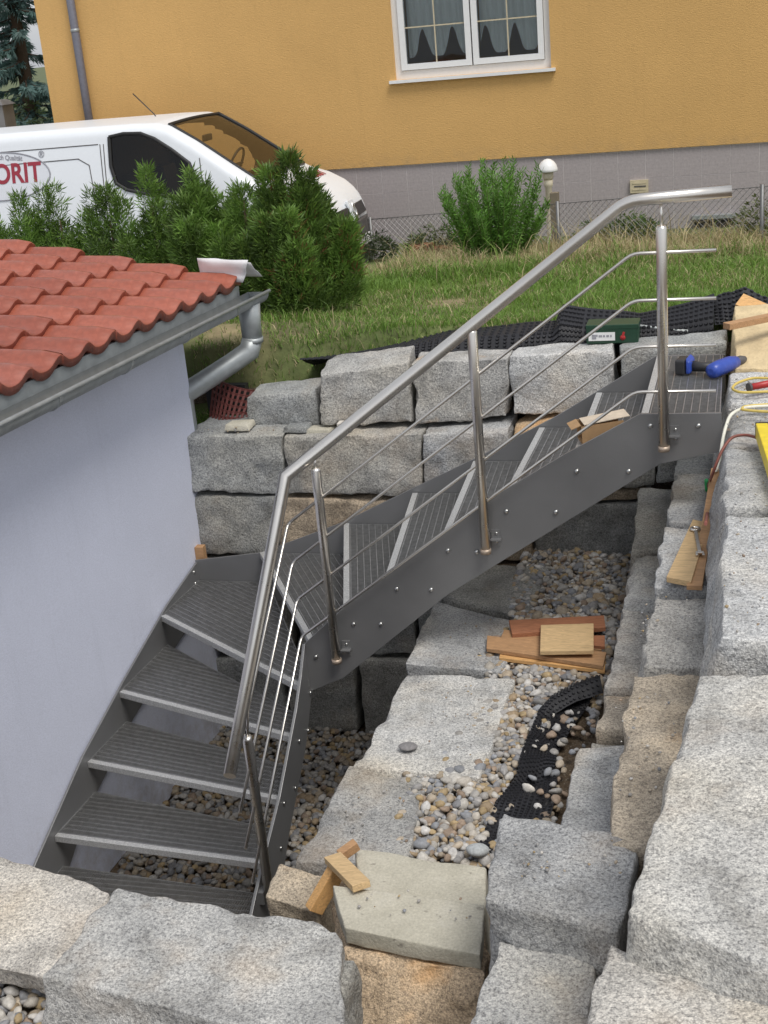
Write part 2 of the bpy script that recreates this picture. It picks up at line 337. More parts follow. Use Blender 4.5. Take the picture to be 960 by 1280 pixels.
# ------------------------------------------------------------------ stone blocks
SEED = [0]
def stone(corners, mat, parent, amp=.012, r=.014, sub=.028, name='stone_block', chip=1., low=.006):
    """corners: 4 bottom + 4 top points, same winding (counter-clockwise from above)"""
    SEED[0] += 1; sd = SEED[0]
    Cn = np.array(corners, float)
    ex = (np.linalg.norm(Cn[1] - Cn[0]) + np.linalg.norm(Cn[2] - Cn[3]) + np.linalg.norm(Cn[5] - Cn[4]) + np.linalg.norm(Cn[6] - Cn[7])) / 8
    ey = (np.linalg.norm(Cn[3] - Cn[0]) + np.linalg.norm(Cn[2] - Cn[1]) + np.linalg.norm(Cn[7] - Cn[4]) + np.linalg.norm(Cn[6] - Cn[5])) / 8
    ez = sum(np.linalg.norm(Cn[i + 4] - Cn[i]) for i in range(4)) / 8
    h = np.array([ex, ey, ez]); r = min(r * .6, .007, .45 * h.min())
    jj = np.random.default_rng(sd).uniform(-1, 1, (8, 3)) * np.minimum(.016, h * .06); Cn = Cn + (jj if name == 'stone_block' and chip > .5 else jj * .15)
    ax = []
    for a in range(3):
        n = int(max(3, min(34, round(2 * h[a] / sub))))
        e = r / h[a]
        ax.append(np.concatenate([[-1, -1 + e * .4], np.linspace(-1 + e, 1 - e, n), [1 - e * .4, 1]]))
    nx, ny, nz = [len(a) - 1 for a in ax]
    idx = {}; L = []; Fc = []
    def vid(i, j, k):
        if (i, j, k) not in idx: idx[(i, j, k)] = len(L); L.append((ax[0][i], ax[1][j], ax[2][k]))
        return idx[(i, j, k)]
    for i in range(nx):
        for j in range(ny):
            Fc.append((vid(i, j, 0), vid(i, j + 1, 0), vid(i + 1, j + 1, 0), vid(i + 1, j, 0)))
            Fc.append((vid(i, j, nz), vid(i + 1, j, nz), vid(i + 1, j + 1, nz), vid(i, j + 1, nz)))
    for i in range(nx):
        for k in range(nz):
            Fc.append((vid(i, 0, k), vid(i + 1, 0, k), vid(i + 1, 0, k + 1), vid(i, 0, k + 1)))
            Fc.append((vid(i, ny, k), vid(i, ny, k + 1), vid(i + 1, ny, k + 1), vid(i + 1, ny, k)))
    for j in range(ny):
        for k in range(nz):
            Fc.append((vid(0, j, k), vid(0, j, k + 1), vid(0, j + 1, k + 1), vid(0, j + 1, k)))
            Fc.append((vid(nx, j, k), vid(nx, j + 1, k), vid(nx, j + 1, k + 1), vid(nx, j, k + 1)))
    p = np.array(L) * h
    q = np.clip(p, -(h - r), h - r); d = p - q; ln = np.linalg.norm(d, axis=1)[:, None]; nrm = d / ln
    edge = (np.abs(nrm) > .15).sum(1) > 1
    p = q + nrm * r
    t = p / h
    U = (t + 1) / 2
    W = [(1 - U[:, 0]) * (1 - U[:, 1]), U[:, 0] * (1 - U[:, 1]), U[:, 0] * U[:, 1], (1 - U[:, 0]) * U[:, 1]]
    P = sum(W[i][:, None] * (Cn[i] * (1 - U[:, 2:]) + Cn[i + 4] * U[:, 2:]) for i in range(4))
    e1 = Cn[1] - Cn[0]; e1 = e1 / np.linalg.norm(e1); e2 = Cn[3] - Cn[0]; e2 = e2 - e1 * (e1 @ e2); e2 /= np.linalg.norm(e2); e3 = np.cross(e1, e2)
    mg = np.minimum(.05, h * .4); qd = p - np.clip(p, -(h - mg), h - mg); qd /= np.linalg.norm(qd, axis=1)[:, None] + 1e-9
    nw = qd[:, :1] * e1 + qd[:, 1:2] * e2 + qd[:, 2:] * e3
    off = sd * 3.7
    side = 1 - .6 * np.clip(nrm[:, 2], 0, 1)
    dn = low * fbm(P + off, 3.2, 2, sd) + amp * side * fbm(P + off, 11, 4, sd + 5, .6)
    # spalled edges: distance from the nearest arris, chips of uneven size
    dd = np.sort(h - np.abs(p), axis=1)[:, 1]
    ch = np.clip(fbm(P + off + 9, 7, 3, sd + 9) - .12, 0, 1.2)
    wch = .006 + .055 * ch
    dn = dn - chip * np.clip(1 - dd / wch, 0, 1) * (.001 + .022 * ch)
    # broken facets
    dn = dn + amp * .8 * side * np.abs(vnoise(P * 5.3 + off, sd + 3)) - amp * .3
    P = P + nw * dn[:, None]
    return put(name, P, Fc, mat, parent, True)
def block(top, zb, mat, parent, bot=None, grow=0., **k):
    """top: 4 xyz (near-left, near-right, far-right, far-left)"""
    T = [np.array(t, float) for t in top]; c = sum(T) / 4
    B = [np.array([t[0] + (t[0] - c[0]) * grow, t[1] + (t[1] - c[1]) * grow, zb]) for t in T] if bot is None else bot
    return stone(B + T, mat, parent, **k)
def rect(x0, x1, y0, y1, z0, z1=None, j=.012):
    z1 = z0 if z1 is None else z1
    J = lambda: random.uniform(-j, j)
    return [(x0 + J(), y0 + J(), z0 + J()), (x1 + J(), y0 + J(), z0 + J()), (x1 + J(), y1 + J(), z1 + J()), (x0 + J(), y1 + J(), z1 + J())]

# ================================================================== THE SETTING
def sheet(name, x0, x1, y0, y1, nx, ny, zf, mat, color=None, kind='structure'):
    X, Y = np.meshgrid(np.linspace(x0, x1, nx), np.linspace(y0, y1, ny)); P = np.stack([X.ravel(), Y.ravel(), zf(X.ravel(), Y.ravel())], 1)
    F = [(j * nx + i, j * nx + i + 1, (j + 1) * nx + i + 1, (j + 1) * nx + i) for j in range(ny - 1) for i in range(nx - 1)]
    o = put(name, P, F, mat, None, True, color(P) if color else None)
    o['kind'] = kind; return o
def lawn_z(X, Y):
    X = np.asarray(X, float); Y = np.asarray(Y, float)
    z = np.where(Y < 14.3, -.11 * np.clip(Y - 7.2, 0, None), -.781)
    low = np.clip((-1.9 - X) / .5, 0, 1) * np.clip((7.5 - Y) / .7, 0, 1) * -.20
    z = z + low - .32 * np.clip((7.17 - Y) / .10, 0, 1) + .02 * vnoise(np.stack([X * 2.1, Y * 2.1, X * 0], 1), 3)
    return z
def dirt(X, Y):
    X = np.asarray(X, float); Y = np.asarray(Y, float)
    n = fbm(np.stack([X, Y, X * 0], 1), 1.6, 4, 11)
    d = np.exp(-((X + 2.75) / .8) ** 2 - ((Y - 7.3) / .40) ** 2) * .75 + n * .50
    return np.clip(d * 1.6 - .35, 0, 1)
def lawn_col(P):
    d = dirt(P[:, 0], P[:, 1])[:, None]; n = (fbm(P, 3, 3, 5)[:, None] + 1) / 2
    return (1 - d) * (np.array([.10, .125, .040]) * (.7 + .6 * n)) + d * (np.array([.30, .22, .135]) * (.7 + .5 * n))
sheet('lawn', -3.9, 9, 6.75, 15.3, 150, 100, lawn_z, LAWNM, lawn_col)
sheet('ground', -300, 300, 15.0, 700, 2, 2, lambda X, Y: X * 0 - 1.15, simple('far_ground', (.10, .12, .05), .95, scale=.3))
sheet('driveway', -30, -3.9, 7.5, 15.3, 20, 20, lambda X, Y: X * 0 - 1.05, simple('driveway_paving', (.24, .23, .22), .9))
sheet('pit_floor', -3.2, -1.2, 2.2, 7.1, 30, 60, lambda X, Y: -2.31 + .015 * vnoise(np.stack([X * 4, Y * 4, X * 0], 1)), SOIL)
sheet('terrace_bed', -1.34, -.3, 2.6, 6.6, 60, 200, lambda X, Y: -1.172 + .02 * fbm(np.stack([X * 5, Y * 5, X * 0], 1), 1, 4), SOIL)
sheet('yard', -6, 6, -4, 3.2, 60, 40, lambda X, Y: -1.02 - 1.3 * (Y > 2.9) + .02 * vnoise(np.stack([X * 3, Y * 3, X * 0], 1)), SOIL)
sheet('gravel_bed', -2.8, -1.5, 1.4, 2.75, 10, 10, lambda X, Y: X * 0 - .83, SOIL)
sheet('upper_bed', .3, 9, 1.0, 6.76, 30, 30, lambda X, Y: -.12 + .02 * vnoise(np.stack([X * 3, Y * 3, X * 0], 1)), SOIL)

eb = MB().box((-3.6, 7.06, -2.4), (-1.9, 7.6, -.32)).box((-1.9, 7.06, -2.4), (.4, 7.6, -.12)).box((.02, 2.3, -1.3), (.9, 6.93, -.40)).box((-1.34, 3.3, -2.4), (-.1, 6.86, -1.24)).box((-3.2, 2.0, -2.4), (-.1, 2.9, -1.1))
eb.build('earth_bank', SOIL)['kind'] = 'structure'

# ------------------------------------------------------------------ back retaining wall
BW = thing('retaining_wall', 'tall grey granite block wall behind the metal staircase, holding up the lawn', 'wall', (-1.6, 6.7, -2.3))
def face(q, Yf, depth, zback=.02, tilt=.0):
    """front face pixel quad tl,tr,br,bl on plane Y=Yf -> 8 corners"""
    tl, tr, br, bl = [atY(*p, Yf) for p in q]
    d = np.array([0, depth, 0])
    return [bl, br, br + d, bl + d, tl + [0, tilt, 0], tr + [0, tilt, 0], tr + d + [0, 0, zback], tl + d + [0, 0, zback]]
def fb(q, Yf, mat, depth=.42, zback=.02, **k): return stone(face(q, Yf, depth, zback, .015), mat, BW, **k)
# cap course
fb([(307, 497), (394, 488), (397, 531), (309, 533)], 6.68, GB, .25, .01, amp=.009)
fb([(399, 470), (507, 455), (518, 530), (404, 531)], 6.62, GL, .25, .05)
fb([(510, 455), (632, 449), (635, 524), (524, 529)], 6.62, GOF, .25, .01)
fb([(635, 449), (766, 441), (771, 520), (637, 523)], 6.62, GL, .25, .01)
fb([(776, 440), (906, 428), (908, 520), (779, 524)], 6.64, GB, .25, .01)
# second course
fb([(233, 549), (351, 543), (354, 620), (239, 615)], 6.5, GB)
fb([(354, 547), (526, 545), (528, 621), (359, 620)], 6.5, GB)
fb([(530, 545), (636, 540), (640, 622), (532, 621)], 6.5, G)
fb([(642, 545), (722, 528), (726, 612), (645, 620)], 6.5, GO)
fb([(726, 536), (815, 522), (820, 606), (730, 612)], 6.5, GD)
fb([(819, 524), (906, 515), (908, 598), (823, 604)], 6.5, GD)
# third course
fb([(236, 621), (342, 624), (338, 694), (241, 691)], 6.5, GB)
fb([(346, 624), (528, 626), (526, 698), (343, 696)], 6.5, GW)
fb([(532, 627), (664, 625), (662, 700), (530, 700)], 6.5, GW)
fb([(667, 632), (805, 628), (806, 702), (667, 704)], 6.52, GD, depth=.4)
fb([(726, 616), (806, 611), (806, 625), (728, 627)], 6.54, GW, depth=.35)
# below terrace level
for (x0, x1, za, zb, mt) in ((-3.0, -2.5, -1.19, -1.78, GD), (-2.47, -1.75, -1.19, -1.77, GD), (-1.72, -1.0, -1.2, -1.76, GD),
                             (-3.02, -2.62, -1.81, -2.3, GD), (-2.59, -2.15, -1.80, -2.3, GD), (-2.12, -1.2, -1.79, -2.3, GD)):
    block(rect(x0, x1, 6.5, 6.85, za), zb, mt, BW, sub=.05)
for px, mt, nm in (((372, 534), GD, 'wedge_stone'), ((402, 537), CONC, 'wedge_stone'), ((300, 531), CONC, 'wedge_stone')):
    p = atY(*px, 6.62)
    stone([p + np.array(v) * [.075, .06, .018] for v in [(-1, -1, -1), (1, -1, -1), (1, 1, -1), (-1, 1, -1), (-.9, -.8, 1), (.8, -.9, .8), (.9, .9, 1), (-.9, .9, .7)]], mt, BW, amp=.004, r=.01, sub=.02, name=nm, low=.004, chip=.3)

# ------------------------------------------------------------------ slab wall along the terrace
SWL = thing('slab_wall', 'low wall of broad flat granite slabs between the stair pit and the pebble strip', 'wall', (-1.25, 5, -2.3))
def zq(pts, z): return [atz(x, y, z) for x, y in pts]
slabs = [([(368, 1074), (512, 1082), (530, 972), (434, 962)], G, -1.10), ([(437, 958), (600, 972), (640, 850), (503, 836)], GL, -1.09),
         ([(503, 830), (626, 838), (664, 778), (545, 751)], G, -1.10), ([(550, 746), (662, 774), (690, 712), (588, 702)], GD, -1.11)]
for q, mt, z in slabs:
    block(zq(q, z), -1.62, mt, SWL, r=.028, amp=.008, low=.012, sub=.03)
for a in range(5):
    y0 = 3.6 + a * .6
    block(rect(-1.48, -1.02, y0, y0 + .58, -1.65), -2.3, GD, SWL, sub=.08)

# ------------------------------------------------------------------ stepped wall on the right
RW = thing('stepped_wall', 'stepped granite block wall rising beside the pebble strip to the stair landing', 'wall', (-.1, 4.5, -1.2))
for (y0, y1, mt, dx, dz) in ((5.70, 6.46, GD, 0, .03), (5.08, 5.67, G, .0, 0), (4.40, 5.04, G, .005, -.01), (4.09, 4.36, GW, .0, -.02), (3.30, 3.96, G, -.04, .0)):
    block(rect(-.475 + dx, -.02, y0, y1, -.75 + dz), -1.16, mt, RW)
block(rect(-.50, -.02, 3.98, 4.07, -.82), -1.16, GD, RW)
for (y0, y1, mt, dx, dz) in ((5.80, 6.45, GD, .0, -.02), (5.10, 5.76, G, .01, .0), (4.46, 5.05, GL, -.01, .0), (3.86, 4.42, GL, -.02, -.015), (2.84, 3.80, GW, -.03, .0)):
    block(rect(-.285 + dx, .25, y0, y1, -.38 + dz), -.735, mt, RW)
def c3(top, zb, mt, lean=.07):
    T = [np.array(t, float) for t in top]; B = [t.copy() for t in T]
    for b in B: b[2] = zb
    B[0][0] -= lean; B[3][0] -= lean
    return stone(B + T, mt, RW, sub=.03)
c3([(-.055, 3.30, .0), (.75, 3.22, .0), (.75, 4.18, .02), (-.045, 4.20, .02)], -.36, GL)
c3([(-.04, 4.23, .02), (.75, 4.21, .02), (.75, 4.93, .01), (-.035, 4.94, .0)], -.36, GL)
c3([(-.035, 4.97, .0), (.75, 4.96, .0), (.75, 5.50, -.01), (-.03, 5.50, -.01)], -.36, G)
c3([(-.03, 5.53, .0), (.8, 5.53, .0), (.8, 6.02, .02), (-.03, 6.02, .02)], -.36, GL)
stone([np.array(v, float) for v in [(-.03, 6.06, -.36), (.9, 6.06, -.36), (.9, 6.95, -.36), (-.04, 6.95, -.36), (-.01, 6.06, .03), (.9, 6.06, .05), (.9, 6.9, .16), (-.02, 6.9, .14)]], SAND, RW, sub=.035)
# big near block
T = zq([(787, 1140), (990, 1215), (1010, 842), (874, 836)], -.02)
stone([T[0] + [-.04, -.03, -.36], T[1] + [0, -.03, -.36], T[2] + [0, 0, -.36], T[3] + [-.05, 0, -.36]] + T, GL, RW, sub=.022, r=.035)

# ------------------------------------------------------------------ foreground wall
FWL = thing('foreground_wall', 'rough granite block wall with a concrete-topped orange stone, closing the near end of the pit', 'wall', (-.9, 2.6, -1.0))
def fgb(q, z, zb, mt, grow=.03, **k): return block(zq(q, z), zb, mt, FWL, grow=grow, **k)
fgb([(611, 1124), (778, 1166), (796, 1047), (624, 1012)], -.38, -.80, G, sub=.02, r=.03)                 # cube
fgb([(566, 1300), (735, 1312), (748, 1186), (628, 1176)], -.48, -1.0, G, .0, sub=.02)                    # bottom middle
fgb([(730, 1330), (1000, 1400), (1000, 1250), (757, 1166)], -.115, -.6, GL, .0, sub=.02)                   # bottom right
stone([p for p in zq([(640, 1200), (742, 1215), (742, 1170), (655, 1160)], -.80)] + zq([(644, 1190), (738, 1198), (738, 1165), (655, 1158)], -.68), GW, FWL, sub=.02)
fgb([(452, 1118), (606, 1135), (609, 1082), (443, 1060)], -.76, -1.2, CONC, .0, sub=.03, r=.015, amp=.004, low=.005, chip=.3)   # rear concrete kerb
T = zq([(428, 1160), (601, 1194), (606, 1130), (415, 1106)], -.70)
stone([t - [0, 0, .055] for t in T] + T, CONC, FWL, sub=.014, r=.008, amp=.0025, low=.002, chip=.25, name='cap_slab')
T = [t - [0, 0, .057] for t in T]; T[0] = T[0] + [-.01, -.02, 0]; T[1] = T[1] + [.01, -.02, 0]
stone([T[0] + [.0, -.26, -.36], T[1] + [-.02, -.26, -.36], T[2] + [0, .0, -.36], T[3] + [0, 0, -.36]] + T, GO, FWL, sub=.014, r=.018, amp=.016, low=.012)
fgb([(332, 1122), (400, 1138), (412, 1094), (352, 1086)], -.86, -1.3, GW, .02, sub=.02)
T = zq([(48, 1222), (428, 1312), (432, 1150), (150, 1106)], -.60)
stone([T[0] + [-.02, -.03, -.42], T[1] + [-.06, -.05, -.42], T[2] + [-.04, .06, -.42], T[3] + [-.02, .04, -.42]] + T, G, FWL, sub=.02, r=.03, low=.012)
T = zq([(-60, 1195), (95, 1228), (150, 1112), (-60, 1052)], -.66)
stone([T[0] + [0, .02, -.09], T[1] + [0, .02, -.09], T[2] + [0, 0, -.34], T[3] + [0, 0, -.34]] + T, GL, FWL, sub=.022, r=.03, low=.012)
block(rect(-3.04, -2.47, 2.42, 2.98, -.66), -1.05, G, FWL, sub=.03)
p = atz(428, 1262, -.86)
stone([p + np.array(v) * [.055, .08, .13] for v in [(-1, -1, -1), (1, -1, -1), (1, 1, -1), (-1, 1, -1), (-.4, -.7, 1), (.5, -.6, .8), (.6, .6, 1), (-.5, .7, .9)]], GD, FWL, amp=.008, r=.02, sub=.018, low=.01, chip=.5)

# ------------------------------------------------------------------ pebbles
def ico(sub=1):
    t = (1 + 5 ** .5) / 2
    V = [(-1, t, 0), (1, t, 0), (-1, -t, 0), (1, -t, 0), (0, -1, t), (0, 1, t), (0, -1, -t), (0, 1, -t), (t, 0, -1), (t, 0, 1), (-t, 0, -1), (-t, 0, 1)]
    F = [(0, 11, 5), (0, 5, 1), (0, 1, 7), (0, 7, 10), (0, 10, 11), (1, 5, 9), (5, 11, 4), (11, 10, 2), (10, 7, 6), (7, 1, 8), (3, 9, 4), (3, 4, 2), (3, 2, 6), (3, 6, 8), (3, 8, 9), (4, 9, 5), (2, 4, 11), (6, 2, 10), (8, 6, 7), (9, 8, 1)]
    V = [np.array(v) / np.linalg.norm(v) for v in V]
    for _ in range(sub):
        mid = {}; F2 = []
        def mp(a, b):
            k = (min(a, b), max(a, b))
            if k not in mid: mid[k] = len(V); q = V[a] + V[b]; V.append(q / np.linalg.norm(q))
            return mid[k]
        for a, b, c in F:
            ab, bc, ca = mp(a, b), mp(b, c), mp(c, a); F2 += [(a, ab, ca), (b, bc, ab), (c, ca, bc), (ab, bc, ca)]
        F = F2
    return np.array(V), np.array(F)
PAL = np.array([(.42, .40, .37), (.34, .33, .32), (.50, .46, .40), (.46, .38, .28), (.40, .30, .19), (.58, .55, .50), (.28, .28, .29), (.48, .36, .20), (.36, .27, .20), (.62, .60, .57), (.33, .34, .36), (.52, .44, .34), (.44, .42, .40)])
def pebbles(name, pts, rad, label, lv=1, mul=1., flat=(.45, .8)):
    V0, F0 = ico(lv); n = len(pts); nv = len(V0)
    s = np.stack([rng.uniform(.85, 1.25, n), rng.uniform(.65, 1.0, n), rng.uniform(*flat, n)], 1) * rad[:, None]
    a = rng.uniform(0, 6.28, n); b = rng.normal(0, .3, n); c = rng.normal(0, .3, n)
    V = V0[None] * s[:, None, :]
    V = V * (1 + .20 * np.sin(V0[None, :, [1, 2, 0]] * 2.3 + a[:, None, None])) * (1 + rng.uniform(-.10, .10, (n, nv, 1)) * (rng.random((n, 1, 1)) < .45))
    def rot(V, t, i, j):
        x = V[..., i] * np.cos(t)[:, None] - V[..., j] * np.sin(t)[:, None]; y = V[..., i] * np.sin(t)[:, None] + V[..., j] * np.cos(t)[:, None]
        V = V.copy(); V[..., i] = x; V[..., j] = y; return V
    V = rot(rot(rot(V, b, 0, 2), c, 1, 2), a, 0, 1) + pts[:, None, :]
    F = (F0[None] + (np.arange(n) * nv)[:, None, None]).reshape(-1, 3)
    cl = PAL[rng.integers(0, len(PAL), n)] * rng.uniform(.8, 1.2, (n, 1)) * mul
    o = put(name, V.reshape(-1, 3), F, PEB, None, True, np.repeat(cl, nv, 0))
    tag(o, label, 'gravel', kind='stuff'); return o
def scatter(poly, sp, z, layers, jit=.45):
    P = np.array(poly); lo = P.min(0); hi = P.max(0); out = []
    for k, (dz, keep) in enumerate(layers):
        gx, gy = np.meshgrid(np.arange(lo[0], hi[0], sp), np.arange(lo[1], hi[1], sp)); q = np.stack([gx.ravel(), gy.ravel()], 1)
        q += rng.uniform(-jit, jit, q.shape) * sp + (k * .5 * sp); q = q[rng.random(len(q)) < keep]
        ins = np.zeros(len(q), bool); j = len(P) - 1
        for i in range(len(P)):
            c = ((P[i, 1] > q[:, 1]) != (P[j, 1] > q[:, 1])) & (q[:, 0] < (P[j, 0] - P[i, 0]) * (q[:, 1] - P[i, 1]) / (P[j, 1] - P[i, 1] + 1e-12) + P[i, 0]); ins ^= c; j = i
        q = q[ins]; out.append(np.column_stack([q, np.full(len(q), z + dz) + rng.uniform(-.004, .004, len(q))]))
    return np.vstack(out)
gp = [atz(x, y, -1.12)[:2] for x, y in [(455, 1075), (620, 1085), (690, 1030), (745, 900), (780, 760), (810, 680), (655, 682), (640, 740), (640, 770), (612, 820), (560, 832), (612, 842), (590, 905), (560, 935), (500, 968), (512, 1000), (478, 1060)]]
pt = scatter(gp, .027, -1.135, [(0, 1), (.014, 1), (.028, .55)])
mx = np.array([atz(x, y, -1.1)[:2] for x, y in [(705, 870), (740, 850), (735, 950), (690, 1010), (600, 1060), (640, 960)]])
def inside(q, P):
    ins = np.zeros(len(q), bool); j = len(P) - 1
    for i in range(len(P)):
        c = ((P[i, 1] > q[:, 1]) != (P[j, 1] > q[:, 1])) & (q[:, 0] < (P[j, 0] - P[i, 0]) * (q[:, 1] - P[i, 1]) / (P[j, 1] - P[i, 1] + 1e-12) + P[i, 0]); ins ^= c; j = i
    return ins
pt = pt[~inside(pt[:, :2], mx) | (rng.random(len(pt)) < .10)]
pebbles('pebble_strip', pt, np.clip(rng.lognormal(-4.15, .30, len(pt)), .007, .033), 'loose mixed river pebbles filling the strip beside the granite slabs', 1, .84)
pp = scatter([(-3.08, 3.0), (-1.45, 3.0), (-1.45, 6.5), (-3.02, 6.5)], .036, -2.285, [(0, 1), (.016, .8)])
pebbles('pit_gravel', pp, rng.uniform(.015, .027, len(pp)), 'dark pebbles on the pit floor under the staircase', 1, .55)  # same pebble palette, multiplied darker than in the strip
pn = scatter([(-2.6, 1.7), (-1.55, 1.7), (-1.55, 2.55), (-2.6, 2.6)], .032, -.80, [(0, 1), (.016, .8)])
pebbles('yard_gravel', pn, rng.uniform(.014, .025, len(pn)), 'grey and green pebbles at the foot of the foreground blocks', 1, .85)
def pebble(px, z, r, c, label, flat=.6):
    V0, F0 = ico(2); p = atz(*px, z); V = V0 * np.array([1.15, .9, flat]) * r
    V = V * (1 + .1 * np.sin(V0[:, [1, 2, 0]] * 2.6 + px[0])); base = np.array([p[0], p[1], z])
    o = put('loose_stone', V + base + [0, 0, r * flat * .9], F0, PEB, None, True, np.array([c] * len(V0)), base)
    return tag(o, label, 'stone')
pebble((510, 936), -1.085, .032, (.22, .21, .21), 'flat dark grey stone lying on the broad slab at the pebble edge', .35)
pebble((236 + 480, 262 // 2 + 940 + 10), -1.10, .02, (.4, .38, .34), 'small pale pebble on the dimple sheet beside the stepped wall')
pebble((597, 1069), -1.09, .035, (.42, .44, .44), 'angular pale stone lying against the grey cube block', .6)

# ================================================================== STAIRCASE
ST = thing('metal_staircase', 'angled grey steel staircase with grating treads and stainless railing descending along the lavender wall', 'staircase', (-2.5, 4.4, -2.3))
RISE = .18
def clipline(poly, p, d):
    """segment of the line p+t*d inside a convex polygon"""
    t0, t1 = -9., 9.; n = len(poly); A = sum(poly[i][0] * poly[(i + 1) % n][1] - poly[(i + 1) % n][0] * poly[i][1] for i in range(n))
    sg = 1 if A > 0 else -1
    for i in range(n):
        a = np.array(poly[i]); b = np.array(poly[(i + 1) % n]); e = b - a; nn = np.array([-e[1], e[0]]) * sg
        den = nn @ d; num = nn @ (a - p)
        if abs(den) < 1e-9:
            if num > 0: return None
        elif den > 0: t0 = max(t0, num / den)
        else: t1 = min(t1, num / den)
    return (p + d * t0, p + d * t1) if t1 - t0 > .01 else None
farX = {6: -2.594, 7: -2.08, 8: -1.678, 9: -1.335, 10: -.98, 11: -.684, 12: -.385}
neaX = {6: -1.955, 7: -1.77, 8: -1.55, 9: -1.28, 10: -1.0, 11: -.69, 12: -.395}
YN, YF, XO, XI = 5.285, 6.375, -3.025, -1.995
low = {1: ((XO, 4.26), (XI, 4.26)), 2: ((XO, 4.61), (XI, 4.53)), 3: ((XO, 4.976), (XI, 4.767)), 4: ((XO, 5.36), (XI, 5.014)), 5: ((XO, 5.89), (XI, 5.18))}
WX = lambda y: -3.062 + math.tan(math.radians(3.2)) * (y - 5.5) + .026
low = {k: ((WX(a[1]), a[1]), b) for k, (a, b) in low.items()}
polys = {}
for k in range(1, 5):
    a, b = low[k]; c, d = low[k + 1]; polys[k] = [a, b, (d[0], d[1] + .02), (c[0], c[1] + .02)]
polys[5] = [low[5][0], low[5][1], (-1.97, 5.25), (farX[6] + .03, YF), (WX(YF), YF)]
for k in range(6, 12): polys[k] = [(farX[k], YF), (neaX[k], YN), (neaX[k + 1] + .025, YN), (farX[k + 1] + .025, YF)]
polys[12] = [(farX[12], YF), (neaX[12], YN), (-.072, YN), (-.072, YF)]
for k, poly in polys.items():
    z = RISE * (k - 12); A = np.array(poly[0]); B = np.array(poly[1]); d = (B - A) / np.linalg.norm(B - A); nr = np.array([-d[1], d[0]])
    c = np.mean(np.array(poly), 0)
    if nr @ (c - A) < 0: nr = -nr
    tr = MB(); n = len(poly)
    for i in range(1, n):
        p, q = np.array(poly[i]), np.array(poly[(i + 1) % n]); tr.bar((*p, z - .018), (*q, z - .018), .004, .034)
    T = tr.build('tread', GRATE, ST)
    g = MB(); s = .036
    while True:
        seg = clipline(poly, A + nr * s, d)
        if seg is None: break
        g.bar((*seg[0], z - .0155), (*seg[1], z - .0155), .0034, .031); s += .0333
        if s > 1.4: break
    smin = min((np.array(p) - A) @ d for p in poly); smax = max((np.array(p) - A) @ d for p in poly); t = smin + .008
    while t < smax:
        seg = clipline(poly, A + d * t, nr)
        if seg is not None: g.bar((*seg[0], z - .0055), (*seg[1], z - .0055), .0020, .007)
        t += .0115
    go = g.build('grating', GRATE, T); go['kind'] = 'stuff'
    ns = MB(); ns.bar((*(A + nr * .014), z - .0145), (*(B + nr * .014), z - .0145), .03, .033); ns.build('nosing', NOSE, T, bevel=.002)
# stringers
def plate(pts2, axis, c, th):
    P = [((c if c > -2.5 else -3.062 + math.tan(math.radians(3.2)) * (a - 5.5) + .012), a, b) if axis == 'x' else (a, c, b) for a, b in pts2]   # the outer plate follows the garage wall
    q = MB(); q.prism(P, (th, 0, 0) if axis == 'x' else (0, th, 0)); o = q.build('stringer', STR, ST, bevel=.0015); return o
plate([(-.064, .04), (-.39, .04), (-.70, -.13), (-.98, -.30), (-1.27, -.50), (-1.555, -.71), (-1.76, -.88), (-1.985, -1.085), (-1.985, -1.335), (-1.80, -1.25), (-1.26, -.80), (-.31, -.178), (-.064, -.125)], 'y', 5.262, .014)
plate([(-3.0, -1.14), (-2.58, -1.085), (-2.43, -1.025), (-2.086, -.895), (-1.85, -.78), (-1.28, -.505), (-.896, -.305), (-.39, -.0), (-.06, .0), (-.06, -.17), (-.35, -.2), (-1.30, -.78), (-2.05, -1.20), (-2.5, -1.38), (-3.0, -1.42)], 'y', 6.385, .012)
plate([(6.40, -1.15), (5.98, -1.235), (5.42, -1.41), (4.95, -1.575), (4.44, -1.83), (4.05, -2.05), (4.05, -2.29), (4.30, -2.29), (4.9, -1.86), (5.4, -1.66), (6.0, -1.5), (6.40, -1.42)], 'x', -3.043, .012)
plate([(5.262, -1.075), (5.17, -1.19), (5.055, -1.31), (4.71, -1.575), (4.50, -1.69), (4.31, -1.80), (4.05, -1.98), (4.05, -2.29), (4.28, -2.29), (4.74, -1.82), (4.90, -1.70), (5.12, -1.535), (5.262, -1.36)], 'x', -1.985, .014)
for px in ((496, 736), (539, 737), (442, 780), (476, 780), (395, 821), (633, 639), (695, 640), (560, 688), (596, 690), (813, 532), (873, 532), (721, 589), (786, 589)):
    p = atY(*px, 5.26); MB().lathe(p, [(.010, 0), (.010, .003), (.008, .006), (.003, .008)], 10, (0, -1, 0)).build('bolt', BOLT, ST)
for px in ((385, 913), (374, 926), (369, 985), (355, 1004), (351, 1060), (388, 866)):
    p = atX(*px, -1.969); MB().lathe(p, [(.010, 0), (.010, .003), (.008, .006), (.003, .008)], 10, (1, 0, 0)).build('bolt', BOLT, ST)
for dy, dz in ((6.33, -1.19), (6.33, -1.26)):
    MB().lathe((WX(dy) - .003, dy, dz), [(.011, 0), (.011, .004), (.005, .009)], 10, (1, 0, 0)).build('bolt', BOLT, ST)
MB().bar((-.058, 5.31, -.06), (-.03, 5.31, -.06), .03, .03).build('landing_bolt', BOLT, ST)
